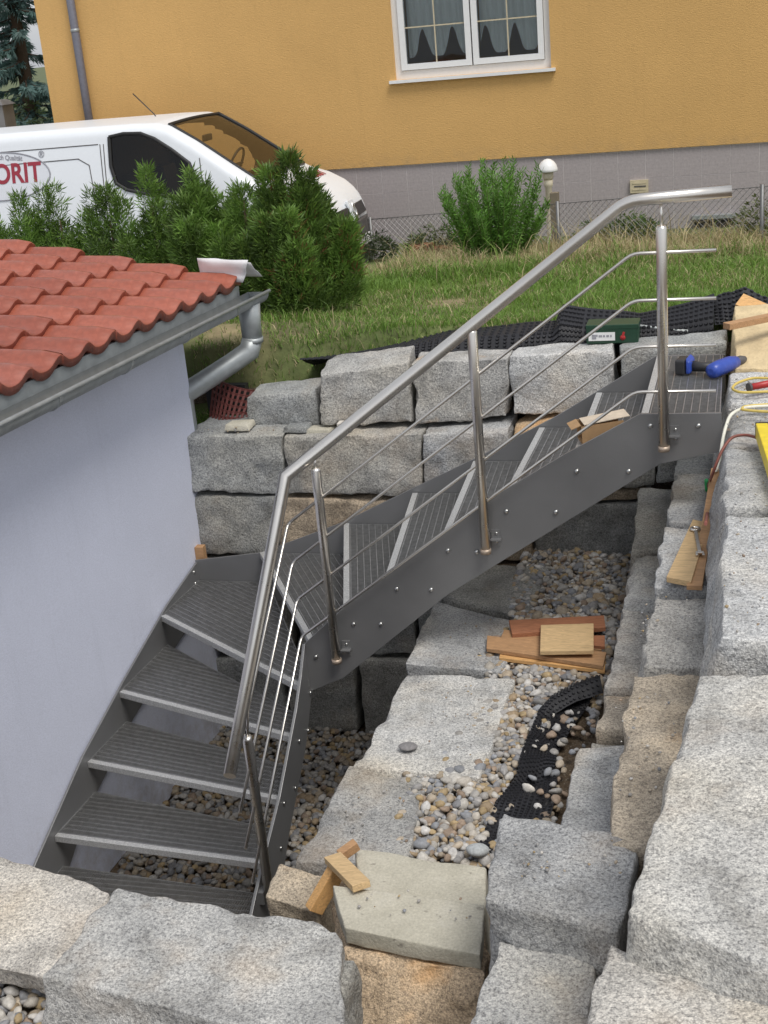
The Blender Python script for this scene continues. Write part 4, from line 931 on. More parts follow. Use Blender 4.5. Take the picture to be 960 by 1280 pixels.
# side print: oval with lettering
def side_text(body_, size, x, z, mat, name, parent, sc=(1, 1), rot=0, bold=.0, plane='side'):
    cu = bpy.data.curves.new('txt', 'FONT'); cu.body = body_; cu.size = size; cu.extrude = .0015; cu.offset = bold; cu.align_x = 'CENTER'; cu.align_y = 'CENTER'
    t = bpy.data.objects.new('txt', cu); col.objects.link(t); dg = bpy.context.evaluated_depsgraph_get(); me = bpy.data.meshes.new_from_object(t.evaluated_get(dg)); bpy.data.objects.remove(t)
    P = np.array([v.co[:] for v in me.vertices]) if len(me.vertices) else np.zeros((0, 3)); F = [tuple(p.vertices) for p in me.polygons]
    c, s = math.cos(rot), math.sin(rot); a = P[:, 0] * sc[0]; b = P[:, 1] * sc[1]; P2 = np.column_stack([a * c - b * s, a * s + b * c, P[:, 2]])
    if plane == 'side':
        xx = x + P2[:, 0]; zz = z + P2[:, 1]; W = np.column_stack([VX + xx, VY - vside(xx, zz) - .006 - P2[:, 2], VZ + zz])
    else:
        xx = x - P2[:, 1] * .95; W = np.column_stack([VX + xx, VY + z + P2[:, 0], VZ + vtop(xx) + .022 + P2[:, 2]])
    return put(name, W, F, mat, parent)
oc = (1.16, 1.545); oa, ob = .60, .245
el = [(oc[0] + oa * math.cos(t), oc[1] + ob * math.sin(t)) for t in np.linspace(0, 2 * math.pi, 49)]
LG = put('logo_oval', [(VX + x, VY - vside(x, z) - .004, VZ + z) for x, z in el[:-1]], [tuple(range(48))], PALEPRINT, VAN)
MB().tube([(VX + x, VY - vside(x, z) - .005, VZ + z) for x, z in el], .007, 5, caps=False).build('logo_outline', GREYPRINT, LG)
tl = vpoly([(22, 218), (0, 199), (15, 199), (46, 194)], VY - .92)
side_text('ORIT', .25, tl[0][0] - .02, tl[0][1], RED, 'lettering', LG, (1.0, 1.12), 0, .006)
side_text('ch Qualität', .062, tl[2][0] - .05, tl[2][1] + .01, GREYPRINT, 'small_lettering', LG, (1, 1.1), -.10, .001)
side_text('®', .09, tl[3][0] + .02, tl[3][1], GREYPRINT, 'registered_mark', VAN)
side_text('ORIT', .16, 4.30, .38, RED, 'bonnet_lettering', VAN, (1.1, 1), 0, .004, 'hood')

# ================================================================== VEGETATION
def blades(n, P, h, wd, lean, colr, seg=2):
    """grass blades: P base points"""
    a = rng.uniform(0, 6.28, n); dx = np.stack([np.cos(a), np.sin(a), a * 0], 1) * wd[:, None] / 2
    b = rng.uniform(0, 6.28, n); ln = np.stack([np.cos(b), np.sin(b), b * 0], 1) * (lean * h)[:, None]
    upv = np.stack([a * 0, a * 0, h], 1)
    V = np.stack([P - dx, P + dx, P + upv * .55 + ln * .35 + dx * .7, P + upv * .55 + ln * .35 - dx * .7, P + upv * (1 - .3 * np.clip(lean, 0, 1))[:, None] + ln], 1).reshape(-1, 3)
    k = (np.arange(n) * 5)[:, None]; F = [tuple(r) for r in (k + np.array([[0, 1, 2, 3]])).tolist()] + [tuple(r) for r in (k + np.array([[3, 2, 4]])).tolist()]
    return V, F, np.repeat(colr, 5, 0)
def grass():
    n = 130000; Y = 6.9 + rng.random(n) ** 1.25 * 7.3; X = -3.2 + rng.random(n) * (Y * .085 + 4.4)
    d = dirt(X, Y); keep = (rng.random(n) > d * 1.25) & ~((X > -2.35) & (Y < 7.12)); 
    X, Y = X[keep], Y[keep]; n = len(X)
    cl = fbm(np.stack([X, Y, X * 0], 1), 2.2, 3, 21); z = lawn_z(X, Y)
    far = np.clip((Y - 8.6) / 2.5, 0, 1)
    h = (.022 + .034 * rng.random(n)) * (1 + 1.3 * np.clip(cl, 0, 1)) * (1 + 1.5 * far); h *= np.where(rng.random(n) < .03, 2.3, 1)
    straw = np.clip(.06 + 1.0 * np.clip((Y - 10.3) / 1.6, 0, 1) + .25 * fbm(np.stack([X, Y, X * 0], 1), 1.1, 3, 31), 0, .9); st = rng.random(n) < straw
    gcol = np.array([.155, .275, .050]) * rng.uniform(.6, 1.35, (n, 1)) * np.array([1, 1, 1]) + rng.uniform(0, .03, (n, 1)) * np.array([1, .8, 0])
    scol = np.array([.52, .44, .25]) * rng.uniform(.6, 1.2, (n, 1)); c = np.where(st[:, None], scol, gcol)
    V, F, C = blades(n, np.stack([X, Y, z - .005], 1), h, .0035 + .004 * rng.random(n) + .003 * far, rng.uniform(.2, 1.1, n), c)
    o = put('lawn_grass', V, F, GRASSM, None, False, C); tag(o, 'uneven green and straw-coloured grass between the stone wall and the wire fence', 'grass', kind='stuff')
grass()
def sprays(P, D, L, wd, colr, k=5, droop=.15, fan=.9):
    """fern-like fans of k narrow leaflets at P pointing along D"""
    n = len(P); D = D / np.linalg.norm(D, axis=1)[:, None]; rnd = rng.normal(size=(n, 3)); U = np.cross(D, rnd); U /= np.linalg.norm(U, axis=1)[:, None]
    V = []; C = []
    for i in range(k):
        t = (i / (k - 1) - .5) * 2 * fan if k > 1 else 0
        d = D * math.cos(t) + U * math.sin(t); b = P + D * (L * .25 * (1 - abs(t) / max(fan, .1)))[:, None]
        e = b + d * (L * (.75 - .25 * abs(t)))[:, None] + np.array([0, 0, -1]) * (droop * L)[:, None]
        Wd = np.cross(D, U) * (.35) + U * .8; Wd = Wd * wd[:, None] / 2; mid = (b + e) / 2
        V.append(np.stack([b, mid + Wd, e, mid - Wd], 1)); C.append(np.repeat((colr * rng.uniform(.85, 1.15, (n, 1)))[:, None], 4, 1))
    V = np.stack(V, 1).reshape(-1, 3); C = np.stack(C, 1).reshape(-1, 3); m_ = len(V) // 4
    return V, (np.arange(m_ * 4).reshape(-1, 4)), C
def thuja(x, y, H, R, n, label, group=None, seedc=0, brown=.0):
    z0 = float(lawn_z([x], [y])[0]) if x > -3.9 else -1.05
    if x <= -3.9: H = H + (-.13 + 1.05)
    t = thing('thuja_shrub', label, 'shrub', (x, y, z0), group)
    MB().tube([(x, y, z0 - .02), (x, y, z0 + H * .5), (x + .01, y, z0 + H * .85)], [.028, .018, .005], 8).build('trunk', BARK, t)
    # clustered leaders give an uneven outline
    nl = 26; La = rng.uniform(0, 6.28, nl); Lr = np.sqrt(rng.random(nl)) * R * .72; Lh = H * (1 - (.36 if n < 15000 else .62) * (Lr / R) ** 1.2) * rng.uniform(.72, 1.06, nl); Lh[0] = H; Lr[0] = 0
    k = rng.choice(nl, n, p=(Lh / Lh.sum())); u = rng.random(n) ** .8
    px = x + Lr[k] * np.cos(La[k]) * (.55 + .45 * u); py = y + Lr[k] * np.sin(La[k]) * (.55 + .45 * u); pz = z0 + .05 + u * (Lh[k] - .10)
    rr = R * .34 * (1 - u) ** .6 * rng.random(n) ** .4 + .012; an = rng.uniform(0, 6.28, n)
    P = np.stack([px + rr * np.cos(an), py + rr * np.sin(an), pz], 1)
    D = np.stack([np.cos(an) * .75, np.sin(an) * .75, .9 + .5 * rng.random(n)], 1) + rng.normal(0, .25, (n, 3))
    g = fbm(P, 6, 3, 40 + seedc)[:, None]; c = np.array([.115, .205, .038]) * (1 + .55 * g) * rng.uniform(.6, 1.4, (n, 1)) + np.clip(rng.normal(0, .5, (n, 1)), 0, 1) * np.array([.06, .075, .01])
    if brown: c = np.where(rng.random((n, 1)) < brown * (1 + g * 2), np.array([.20, .10, .04]), c)
    L = rng.uniform(.05, .13, n); V, F, C = sprays(P, D, L, rng.uniform(.007, .014, n), c, 5, .12, 1.1)
    put('foliage', V, F, LEAF, t, False, C)
hx = [(300, 8.35, .83, .24), (236, 8.5, 1.0, .13), (180, 8.55, 1.03, .19), (128, 8.5, .93, .20), (65, 8.6, .93, .20), (22, 8.55, .86, .19), (-25, 8.55, .9, .2)]
tops = {300: 225, 236: 208, 180: 202, 128: 226, 65: 226, 22: 236, -25: 236}
for i, (px, Y, H, R) in enumerate(hx):
    tp = atY(px, tops[px], Y); z0 = float(lawn_z([tp[0]], [Y])[0]) if tp[0] > -3.9 else -1.05
    Hh = tp[2] - (z0 if tp[0] > -3.9 else -.13)
    lab = ['bushy thuja with uneven shoots between the slim column and the biggest thuja', 'slim dense columnar thuja standing in front of the van window'][i] if i < 2 else ['', '', 'tall feathery thuja covering the lower van window', 'feathery thuja below the rear edge of the van door', 'small feathery thuja right of the red van lettering', 'small feathery thuja below the red van lettering', 'small feathery thuja beyond the red van lettering'][i]
    thuja(tp[0], Y, Hh, R * (2.6 if i != 1 else 1.8), 13500 if i != 1 else 9000, lab, 'thuja hedge in front of the van', i)
tp = atY(358, 184, 8.15)
thuja(tp[0], 8.15, tp[2] - float(lawn_z([tp[0]], [8.15])[0]), .54, 18000, 'biggest dark green thuja with brown dead tips at the end of the hedge', 'thuja hedge in front of the van', 20, .05)
def weed():
    p = atY(622, 345, 12.6); x, y = p[0], 12.6; z0 = float(lawn_z([x], [y])[0])
    t = thing('weed_clump', 'tall bright green leafy weed clump growing at the wire fence', 'plant', (x, y, z0))
    top = atY(622, 208, 12.6)[2] - z0
    q = MB(); Ps = []; Ds = []
    for k in range(110):
        a = rng.uniform(0, 6.28); r = .46 * math.sqrt(rng.random()); h = top * (rng.uniform(.55, 1.15) - .25 * (r / .46) ** 2)
        b = np.array([x + r * .5 * math.cos(a), y + r * .5 * math.sin(a), z0]); e = b + [r * .7 * math.cos(a), r * .5 * math.sin(a), h]; mdl = (b + e) / 2 + [0, 0, .03]
        q.tube([b, mdl, e], [.007, .005, .002], 5)
        nl = int(h * 75)
        for tt in np.linspace(.12, 1, nl):
            c = b + (e - b) * tt; an = rng.uniform(0, 6.28); Ps.append(c); Ds.append((math.cos(an), math.sin(an), .5 + 1.2 * tt))
    q.build('stems', simple('weed_stem', (.10, .15, .04), .7), t)
    Ps = np.array(Ps); Ds = np.array(Ds); n = len(Ps)
    V, F, C = sprays(Ps, Ds, rng.uniform(.06, .12, n), rng.uniform(.010, .018, n), np.array([.125, .28, .04]) * rng.uniform(.6, 1.4, (n, 1)), 3, .15, .5)
    put('foliage', V, F, LEAF, t, False, C)
weed()
def low_plant(px, Y, R, H, n, c, label, name='low_plant', group=None):
    p = atY(*px, Y); x = p[0]; z0 = float(lawn_z([x], [Y])[0])
    t = thing(name, label, 'plant', (x, Y, z0), group)
    a = rng.uniform(0, 6.28, n); r = R * np.sqrt(rng.random(n)); P = np.stack([x + r * np.cos(a), Y + r * np.sin(a) * .7, z0 + .02 + H * rng.random(n) * (1 - .6 * (r / R) ** 2)], 1)
    D = np.stack([np.cos(a), np.sin(a), .6 + rng.random(n)], 1)
    V, F, C = sprays(P, D, rng.uniform(.08, .16, n), rng.uniform(.015, .03, n), np.array(c) * rng.uniform(.55, 1.4, (n, 1)), 4, .25)
    put('foliage', V, F, LEAF, t, False, C)
    MB().tube([(x, Y, z0 - .01), (x, Y, z0 + H * .6)], [.012, .004], 6).build('stem', BARK, t)
low_plant((462, 322), 13.6, .28, .30, 420, (.07, .10, .045), 'low grey-green plant growing beside the van bumper')
low_plant((548, 300), 13.9, .35, .30, 420, (.09, .12, .05), 'wispy pale plant growing above the terracotta trough')
low_plant((775, 300), 13.9, .45, .32, 700, (.08, .14, .03), 'leafy low bush behind the fence below the vent plate')
low_plant((955, 292), 13.4, .30, .45, 380, (.11, .14, .04), 'yellow-green bush at the fence beyond the cellar window')
def spruce():
    b = atY(44, 170, 24.); x, y, z0 = b[0], 24., -1.15
    t = thing('spruce_tree', 'tall blue-green spruce with drooping branches behind the corner of the yellow house', 'tree', (x, y, z0)); H = 8.5
    MB().tube([(x, y, z0), (x, y, z0 + H * .6), (x, y, z0 + H)], [.16, .10, .02], 10).build('trunk', BARK, t)
    Ps, Ds = [], []
    q = MB()
    for k in range(230):
        h = .5 + (H - .7) * rng.random(); L = (1 - (h / H)) ** .8 * 1.75 * rng.uniform(.7, 1.1) + .15; a = rng.uniform(0, 6.28); d = np.array([math.cos(a), math.sin(a), 0])
        s = np.linspace(0, 1, 7); pts = np.array([x, y, z0 + h]) + d * (s * L)[:, None] + np.array([0, 0, 1]) * (-.30 * L * s + .22 * L * s ** 2)[:, None]
        q.tube(pts, np.linspace(.022, .004, 7), 5, caps=False)
        m_ = int(L * 46); tt = rng.random(m_); c = np.array([np.interp(tt, s, pts[:, i]) for i in range(3)]).T
        side = np.array([-d[1], d[0], 0]); sg = rng.choice([-1, 1], m_)[:, None]
        Ps.append(c); Ds.append(d * .7 + side * sg * rng.uniform(.2, 1, (m_, 1)) + np.array([0, 0, -1]) * rng.uniform(-.2, .9, (m_, 1)))
    q.build('branches', BARK, t); P = np.vstack(Ps); D = np.vstack(Ds); n = len(P)
    V, F, C = sprays(P, D, rng.uniform(.16, .34, n), rng.uniform(.03, .055, n), np.array([.12, .20, .185]) * rng.uniform(.6, 1.5, (n, 1)), 4, .15, .5)
    put('crown', V, F, LEAF, t, False, C)
spruce()
p = atY(8, 170, 20.); t = thing('background_shrub', 'dark green shrub behind the concrete pillar beside the house corner', 'shrub', (p[0] - .1, 20., -1.15))
n = 1500; a = rng.uniform(0, 6.28, n); r = 1.0 * np.sqrt(rng.random(n)); P = np.stack([p[0] + .1 + r * np.cos(a), 20 + r * np.sin(a), -1.1 + 2.3 * rng.random(n) * (1 - .5 * r ** 2)], 1)
V, F, C = sprays(P, np.stack([np.cos(a), np.sin(a), a * 0 + .6], 1), rng.uniform(.12, .25, n), rng.uniform(.03, .06, n), np.array([.05, .085, .025]) * rng.uniform(.5, 1.4, (n, 1)), 4, .2)
put('foliage', V, F, LEAF, t, False, C); MB().tube([(p[0], 20, -1.16), (p[0], 20, .2)], [.05, .02], 6).build('trunk', BARK, t)
p = atY(4, 128, 17.5)
q = MB().box((p[0] - .25, 17.3, -1.15), (p[0] + .09, 17.6, p[2] - .03)).hexa([(p[0] - .28, 17.27, p[2] - .03), (p[0] + .12, 17.27, p[2] - .03), (p[0] + .12, 17.63, p[2] - .03), (p[0] - .28, 17.63, p[2] - .03), (p[0] - .2, 17.35, p[2] + .04), (p[0] + .04, 17.35, p[2] + .04), (p[0] + .04, 17.55, p[2] + .04), (p[0] - .2, 17.55, p[2] + .04)])
tag(q.build('gate_pillar', CONCG, None, (p[0], 17.45, -1.15)), 'pale concrete gate pillar behind the rear of the van', 'pillar')

# ================================================================== FENCE, LAMP, TROUGH
fa = atY(455, 300, 14.2); fA = np.array([fa[0], 14.2]); fB = np.array([.9, 12.9])
zf = lambda t: (atY(480, 274, 14.2)[2] * (1 - t) + atY(960, 230, 12.95)[2] * t)
FE = thing('wire_fence', 'rusty grey chain-link fence in front of the house plinth', 'fence', (*((fA + fB) / 2), float(lawn_z([-1.5], [13.5])[0])))
Lf = np.linalg.norm(fB - fA); cell = .065; q = MB(); nwires = int(Lf / cell)
gz = lambda X, Y: float(lawn_z([X], [Y])[0])
rows = 13
for k in range(-rows, nwires):
    pts = []
    for sgn in (1,):
        pts = []
        for r_ in range(rows + 1):
            t = (k + r_) * cell / Lf
            if 0 <= t <= 1: P2 = fA + (fB - fA) * t; zt_ = zf(t); pts.append((P2[0], P2[1] + .002 * (r_ % 2), zt_ - r_ * cell))
        if len(pts) > 1: q.tube([pts[0], pts[-1]], .0028, 3, caps=False, smooth=False)
        pts = []
        for r_ in range(rows + 1):
            t = (k + rows - r_) * cell / Lf
            if 0 <= t <= 1: P2 = fA + (fB - fA) * t; zt_ = zf(t); pts.append((P2[0], P2[1] + .002, zt_ - r_ * cell))
        if len(pts) > 1: q.tube([pts[0], pts[-1]], .0028, 3, caps=False, smooth=False)
mo = q.build('wire_mesh', WIRE, FE); mo['kind'] = 'stuff'
MB().tube([(*(fA + (fB - fA) * t), zf(t) + .004) for t in np.linspace(0, 1, 12)], .004, 5).build('top_wire', WIRE, FE)
for t in (.02, .455, .86):
    P2 = fA + (fB - fA) * t; MB().tube([(*P2, zf(t) - .95), (*P2, zf(t) + .03)], .02, 8).build('fence_post', WIRE, FE)
p = atY(693, 243, 14.35)
MB().box((p[0] - .045, 14.3, -.75), (p[0] + .045, 14.4, p[2] + .02)).build('fence_post', simple('weathered_post', (.20, .17, .12), .95), FE)
b = atY(688, 292, 14.6); tpz = atY(681, 197, 14.6)[2]; z0 = gz(b[0], 14.6)
LA = thing('garden_lamp', 'cream mushroom-shaped garden lamp on a slim post behind the wire fence', 'lamp', (b[0], 14.6, z0))
MB().lathe((b[0], 14.6, z0 - .02), [(.06, 0), (.055, .03), (.038, .05), (.036, tpz - z0 - .30), (.05, tpz - z0 - .28), (.05, tpz - z0 - .22)], 16).build('post', CREAM, LA)
MB().lathe((b[0], 14.6, tpz - .24), [(.045, 0), (.06, .03), (.06, .09)], 16).build('lamp_neck', CREAM, LA)
MB().lathe((b[0], 14.6, tpz - .15), [(.104, 0), (.110, .008), (.108, .03), (.096, .07), (.07, .105), (.035, .130), (.0, .137)], 24).build('lamp_shade', WHITE, LA)
ta = atY(515, 322, 13.8); tb = atY(578, 318, 13.8); z0 = gz(ta[0], 13.8)
TR = thing('plant_trough', 'low terracotta edging trough at the foot of the fence', 'trough', ((ta[0] + tb[0]) / 2, 13.8, z0))
MB().box((ta[0], 13.7, z0 - .03), (ta[0] + .24, 13.9, ta[2] + .14)).build('trough_box', BRICKM, TR); MB().box((ta[0] + .25, 13.71, z0 - .03), (tb[0], 13.9, ta[2] + .10)).build('trough_box', BRICKM, TR)

# ================================================================== SMALL THINGS
def dimple_sheet(name, label, rows, spacing, r, h, mat, nu=60, nv=12, wob=.01, seed=3, flip=1, parts=True):
    """rows: list of polylines (same length) from bottom to top; dimples stand on the visible side"""
    Rw = [np.array(a, float) for a in rows]
    def ev(u, v):
        fv = v * (len(Rw) - 1); k = np.minimum(fv.astype(int), len(Rw) - 2); a = fv - k; out = np.zeros((len(u), 3))
        L = [np.stack([np.interp(u, np.linspace(0, 1, len(q)), q[:, i]) for i in range(3)], 1) for q in Rw]
        L = np.stack(L, 0); out = L[k, np.arange(len(u))] * (1 - a)[:, None] + L[k + 1, np.arange(len(u))] * a[:, None]
        out[:, 1] += wob * vnoise(np.stack([u * 14, v * 3, u * 0], 1), seed); out[:, 2] += wob * .6 * vnoise(np.stack([u * 9, v * 2, u * 0 + 5], 1), seed + 1)
        return out
    U, Vv = np.meshgrid(np.linspace(0, 1, nu), np.linspace(0, 1, nv)); P = ev(U.ravel(), Vv.ravel())
    F = [(j * nu + i, j * nu + i + 1, (j + 1) * nu + i + 1, (j + 1) * nu + i) for j in range(nv - 1) for i in range(nu - 1)]
    c = P.mean(0); base = np.array([c[0], c[1], P[:, 2].min()])
    t = thing(name, label, 'sheet', base)
    put('sheet', P, F, mat, t, True)
    lu = np.linalg.norm(np.diff(Rw[0], axis=0), axis=1).sum(); lv = np.linalg.norm(Rw[-1].mean(0) - Rw[0].mean(0)) + 1e-6
    lv = sum(np.linalg.norm((Rw[i + 1] - Rw[i]).mean(0)) for i in range(len(Rw) - 1))
    gu, gv = np.meshgrid(np.arange(.5 * spacing, lu, spacing) / lu, np.arange(.5 * spacing, lv, spacing) / lv); gu = gu.ravel(); gv = gv.ravel()
    e = 1e-3; p = ev(gu, gv); du = ev(np.clip(gu + e, 0, 1), gv) - p; dv = ev(gu, np.clip(gv + e, 0, 1)) - p
    n = np.cross(du, dv); n /= np.linalg.norm(n, axis=1)[:, None] + 1e-12; n *= flip
    du /= np.linalg.norm(du, axis=1)[:, None] + 1e-12; w_ = np.cross(n, du); k = 6; VV = []
    for (rad, hh) in ((r, -.001), (r * .62, h)):
        for a in range(k): t_ = 2 * math.pi * a / k; VV.append(p + (du * math.cos(t_) + w_ * math.sin(t_)) * rad + n * hh)
    VV = np.stack(VV, 1).reshape(-1, 3); m_ = len(p); F = []
    for q in range(m_):
        b = q * 2 * k; F += [(b + a, b + (a + 1) % k, b + k + (a + 1) % k, b + k + a) for a in range(k)] + [tuple(b + k + a for a in range(k))]
    o = put('dimples', VV, F, mat, t); o['kind'] = 'stuff'
    return t
tp_ = [(393, 458), (430, 449), (470, 438), (520, 424), (560, 414), (610, 410), (660, 403), (697, 400), (704, 380), (730, 383), (770, 386), (800, 391), (830, 386), (860, 378), (893, 366)]
top = [atY(x, y, 7.16) for x, y in tp_]; bot = [np.array([p[0], 6.885, -.10]) for p in top]; mid = [np.array([p[0], 6.95, .45 * p[2] - .02]) for p in top]
dimple_sheet('dimple_membrane', 'long black dimpled drainage membrane lying along the top of the back granite wall', [bot, mid, top], .031, .0115, .009, BLACKP, 120, 10, .012)
top = [atY(x, y, 7.22) for x, y in [(890, 372), (912, 366), (930, 358), (960, 372), (1000, 385)]]; bot = [np.array([p[0] + .02, 7.0, -.0]) for p in top]
dimple_sheet('dimple_membrane', 'black dimpled membrane offcut behind the sandy block at the landing', [bot, top], .031, .0115, .009, BLACKP, 40, 10, .012, 8)
# membrane in the pebble strip
lf = [(683, 872, .05), (668, 905, .02), (655, 935, .015), (648, 962, .03), (622, 1000, .02), (604, 1040, .02), (590, 1078, .015)]
rt = [(752, 846, .075), (728, 892, .0), (700, 930, .0), (694, 962, .01), (698, 990, .02), (690, 1015, .03), (650, 1052, .02)]
L = [atz(x, y, -1.12 + dz) for x, y, dz in lf]; Rr = [atz(x, y, -1.135 + dz) for x, y, dz in rt]; Mi = [(a + b) / 2 - [0, 0, .012] for a, b in zip(L, Rr)]
dimple_sheet('dimple_sheet', 'torn black dimpled sheet lying among the pebbles against the stepped wall', [Rr, Mi, L], .021, .0075, .006, BLACKP, 60, 14, .03, 5, -1)
lp = [atz(x, y, -1.10 + dz) for x, y, dz in [(672, 892, .02), (690, 872, .04), (715, 858, .055), (750, 846, .06)]]; lq = [p + np.array([.02, -.07, -.035]) for p in lp]
dimple_sheet('dimple_sheet', 'curled-up black dimpled lip of sheet in front of the pile of boards', [lq, lp, [p + np.array([.0, .04, -.01]) for p in lp]], .021, .0075, .006, BLACKP, 20, 8, .004, 6, 1)
pm = np.array([atz(x, y, -1.105) for x, y in [(690, 880), (694, 888), (700, 876), (688, 895), (680, 902), (672, 895), (707, 872), (665, 972), (685, 965), (675, 990), (700, 955), (680, 935), (715, 940), (660, 985), (695, 1000), (672, 1008)]])
pebbles('stray_pebbles', pm, rng.uniform(.014, .024, len(pm)), 'yellowish pebbles strewn over the torn black sheet')

def boardq(name, label, q, z, th, mat, cat='board', bev=.002, group=None):
    T = [atz(x, y, z) for x, y in q]; c = sum(T) / 4; base = np.array([c[0], c[1], z - th])
    mb = MB().hexa([t - [0, 0, th] for t in T] + T)
    o = mb.build(name, mat, None, base, bev)
    e = T[1] - T[0]; return tag(o, label, cat, group)
boardq('wooden_board', 'thin pale board edge at the bottom of the board pile on the pebbles', [(624, 822), (756, 838), (757, 823), (626, 811)], -1.085, .018, W_O)
boardq('wooden_board', 'long brown board lying across the front of the board pile', [(608, 810), (754, 832), (758, 815), (609, 794)], -1.062, .02, W_M)
boardq('wooden_board', 'greyish brown board in the middle of the board pile under the others', [(625, 799), (752, 812), (752, 797), (630, 787)], -1.066, .02, W_M)
boardq('wooden_board', 'reddish split board at the back of the board pile', [(640, 792), (757, 784), (755, 769), (636, 775)], -1.045, .022, W_R)
boardq('wooden_board', 'short square pale board lying on top of the board pile', [(675, 814), (742, 813), (742, 779), (676, 781)], -1.022, .02, W_L)
boardq('dark_offcut', 'short dark wood offcut poking out from under the square pale board', [(735, 806), (756, 808), (756, 794), (735, 794)], -1.05, .016, W_R, 'offcut')
def board3(name, label, p0, p1, wd, th, mat, up=(0, 0, 1), cat='board', bev=.002):
    p0 = np.array(p0, float); p1 = np.array(p1, float); base = np.array([*(p0 + p1)[:2] / 2, min(p0[2], p1[2])])
    return tag(MB().bar(p0, p1, wd, th, up).build(name, mat, None, base, bev), label, cat)
zb = -.345
B1 = boardq('wooden_board', 'pale tapered board carrying the wrench on the step of the granite wall', [(833, 721), (864, 727), (886, 653), (866, 649)], -.335, .022, W_L)
board3('wooden_board', 'pale board offcut tucked under the tapered board beside the wall face', atz(868, 735, -.352), atz(880, 668, -.352), .055, .018, W_M)
a = atz(879, 690, -.36); b = atY(896, 588, a[1] + .36)
board3('wooden_stake', 'upright brown wooden stake leaning on the wall below the landing', a, b, .045, .025, W_M, (0, -1, .3), 'stake')
# wrench
a = atz(869, 661, -.327); b = atz(875, 692, -.327); d = (b - a) / np.linalg.norm(b - a); sdv = np.array([-d[1], d[0], 0])
WR = thing('wrench', 'small steel combination wrench lying on the pale tapered board', 'wrench', (*(a + b)[:2] / 2, -.334))
MB().bar(a + d * .02, b - d * .02, .014, .006).build('shaft', STEEL, WR, bevel=.002)
MB().tube([a + (d * math.cos(t) + sdv * math.sin(t)) * .016 for t in np.linspace(0, 2 * math.pi, 17)], .006, 6, caps=False).build('ring_end', STEEL, WR)
MB().bar(b - d * .02, b - d * .004, .030, .007).bar(b - d * .006 + sdv * .012, b + d * .016 + sdv * .012, .009, .007).bar(b - d * .006 - sdv * .012, b + d * .016 - sdv * .012, .009, .007).build('open_end', STEEL, WR, bevel=.002)
# orange pine pieces by the concrete block
a = atz(398, 1135, -.93); b = atz(440, 1072, -.78)
board3('wooden_batten', 'orange pine batten standing edgewise left of the concrete-topped stone', atz(392, 1138, -.86), atz(424, 1082, -.74), .035, .05, W_O, cat='batten')
board3('wooden_batten', 'pale split pine wedge leaning over the concrete-topped stone', atz(416, 1072, -.725), atz(452, 1108, -.675), .055, .022, W_L, cat='batten')
board3('wooden_batten', 'blond wood chip sticking up behind the split pine wedge', atz(425, 1070, -.74), atz(446, 1055, -.72), .03, .03, W_M, cat='batten')
board3('wooden_block', 'small brown wooden block wedged behind the stair stringer at the garage wall', (-2.985, 6.42, -1.12), (-2.985, 6.47, -1.12), .05, .09, W_M, cat='block')
# beam on the sandy stone
a = atz(908, 408, .17); b = atz(985, 392, .17)
board3('wooden_beam', 'brown timber lying along the top of the sandy block behind the landing', a, b, .05, .03, W_M, cat='beam')
a = atY(924, 375, 7.0); b = atY(962, 392, 6.95)
board3('wooden_board', 'orange board end leaning on the black membrane above the sandy block', a, b, .09, .02, W_O, (0, -.6, 1))
# cordless drill on the landing
DR = thing('cordless_drill', 'blue and black cordless drill lying on the stair landing', 'drill', (*atz(880, 466, 0)[:2], 0))
o = atz(853, 467, 0.0); e = atz(905, 469, 0.0); dx = (e - o) / np.linalg.norm(e - o); dy = np.array([-dx[1], dx[0], 0]); zz = np.array([0, 0, 1.]); Ld = np.linalg.norm(e - o)
def dpt(a, b, c): return o + dx * a * Ld + dy * b + zz * c
MB().hexa([dpt(-.13, -.045, .002), dpt(.12, -.045, .002), dpt(.12, .05, .002), dpt(-.13, .05, .002), dpt(-.13, -.045, .075), dpt(.12, -.045, .075), dpt(.12, .05, .075), dpt(-.13, .05, .075)]).build('battery_pack', DKP, DR, bevel=.01)
MB().hexa([dpt(.13, -.045, .004), dpt(.26, -.04, .01), dpt(.26, .045, .01), dpt(.13, .05, .004), dpt(.13, -.045, .085), dpt(.26, -.03, .07), dpt(.26, .04, .07), dpt(.13, .05, .09)]).build('battery_foot', BLUE, DR, bevel=.012)
MB().tube([dpt(.2, 0, .038), dpt(.5, 0, .036), dpt(.85, 0, .036)], [.026, .022, .026], 14).build('grip', DKP, DR)
MB().tube([dpt(.80, -.09, .038), dpt(.82, -.075, .038), dpt(.9, -.02, .038), dpt(1.06, .06, .038), dpt(1.16, .10, .038)], [.014, .034, .037, .036, .028], 18).build('motor_housing', BLUE, DR)
MB().tube([dpt(1.14, .09, .038), dpt(1.24, .135, .038), dpt(1.30, .16, .038)], [.024, .022, .014], 14).build('chuck', GREYP, DR)
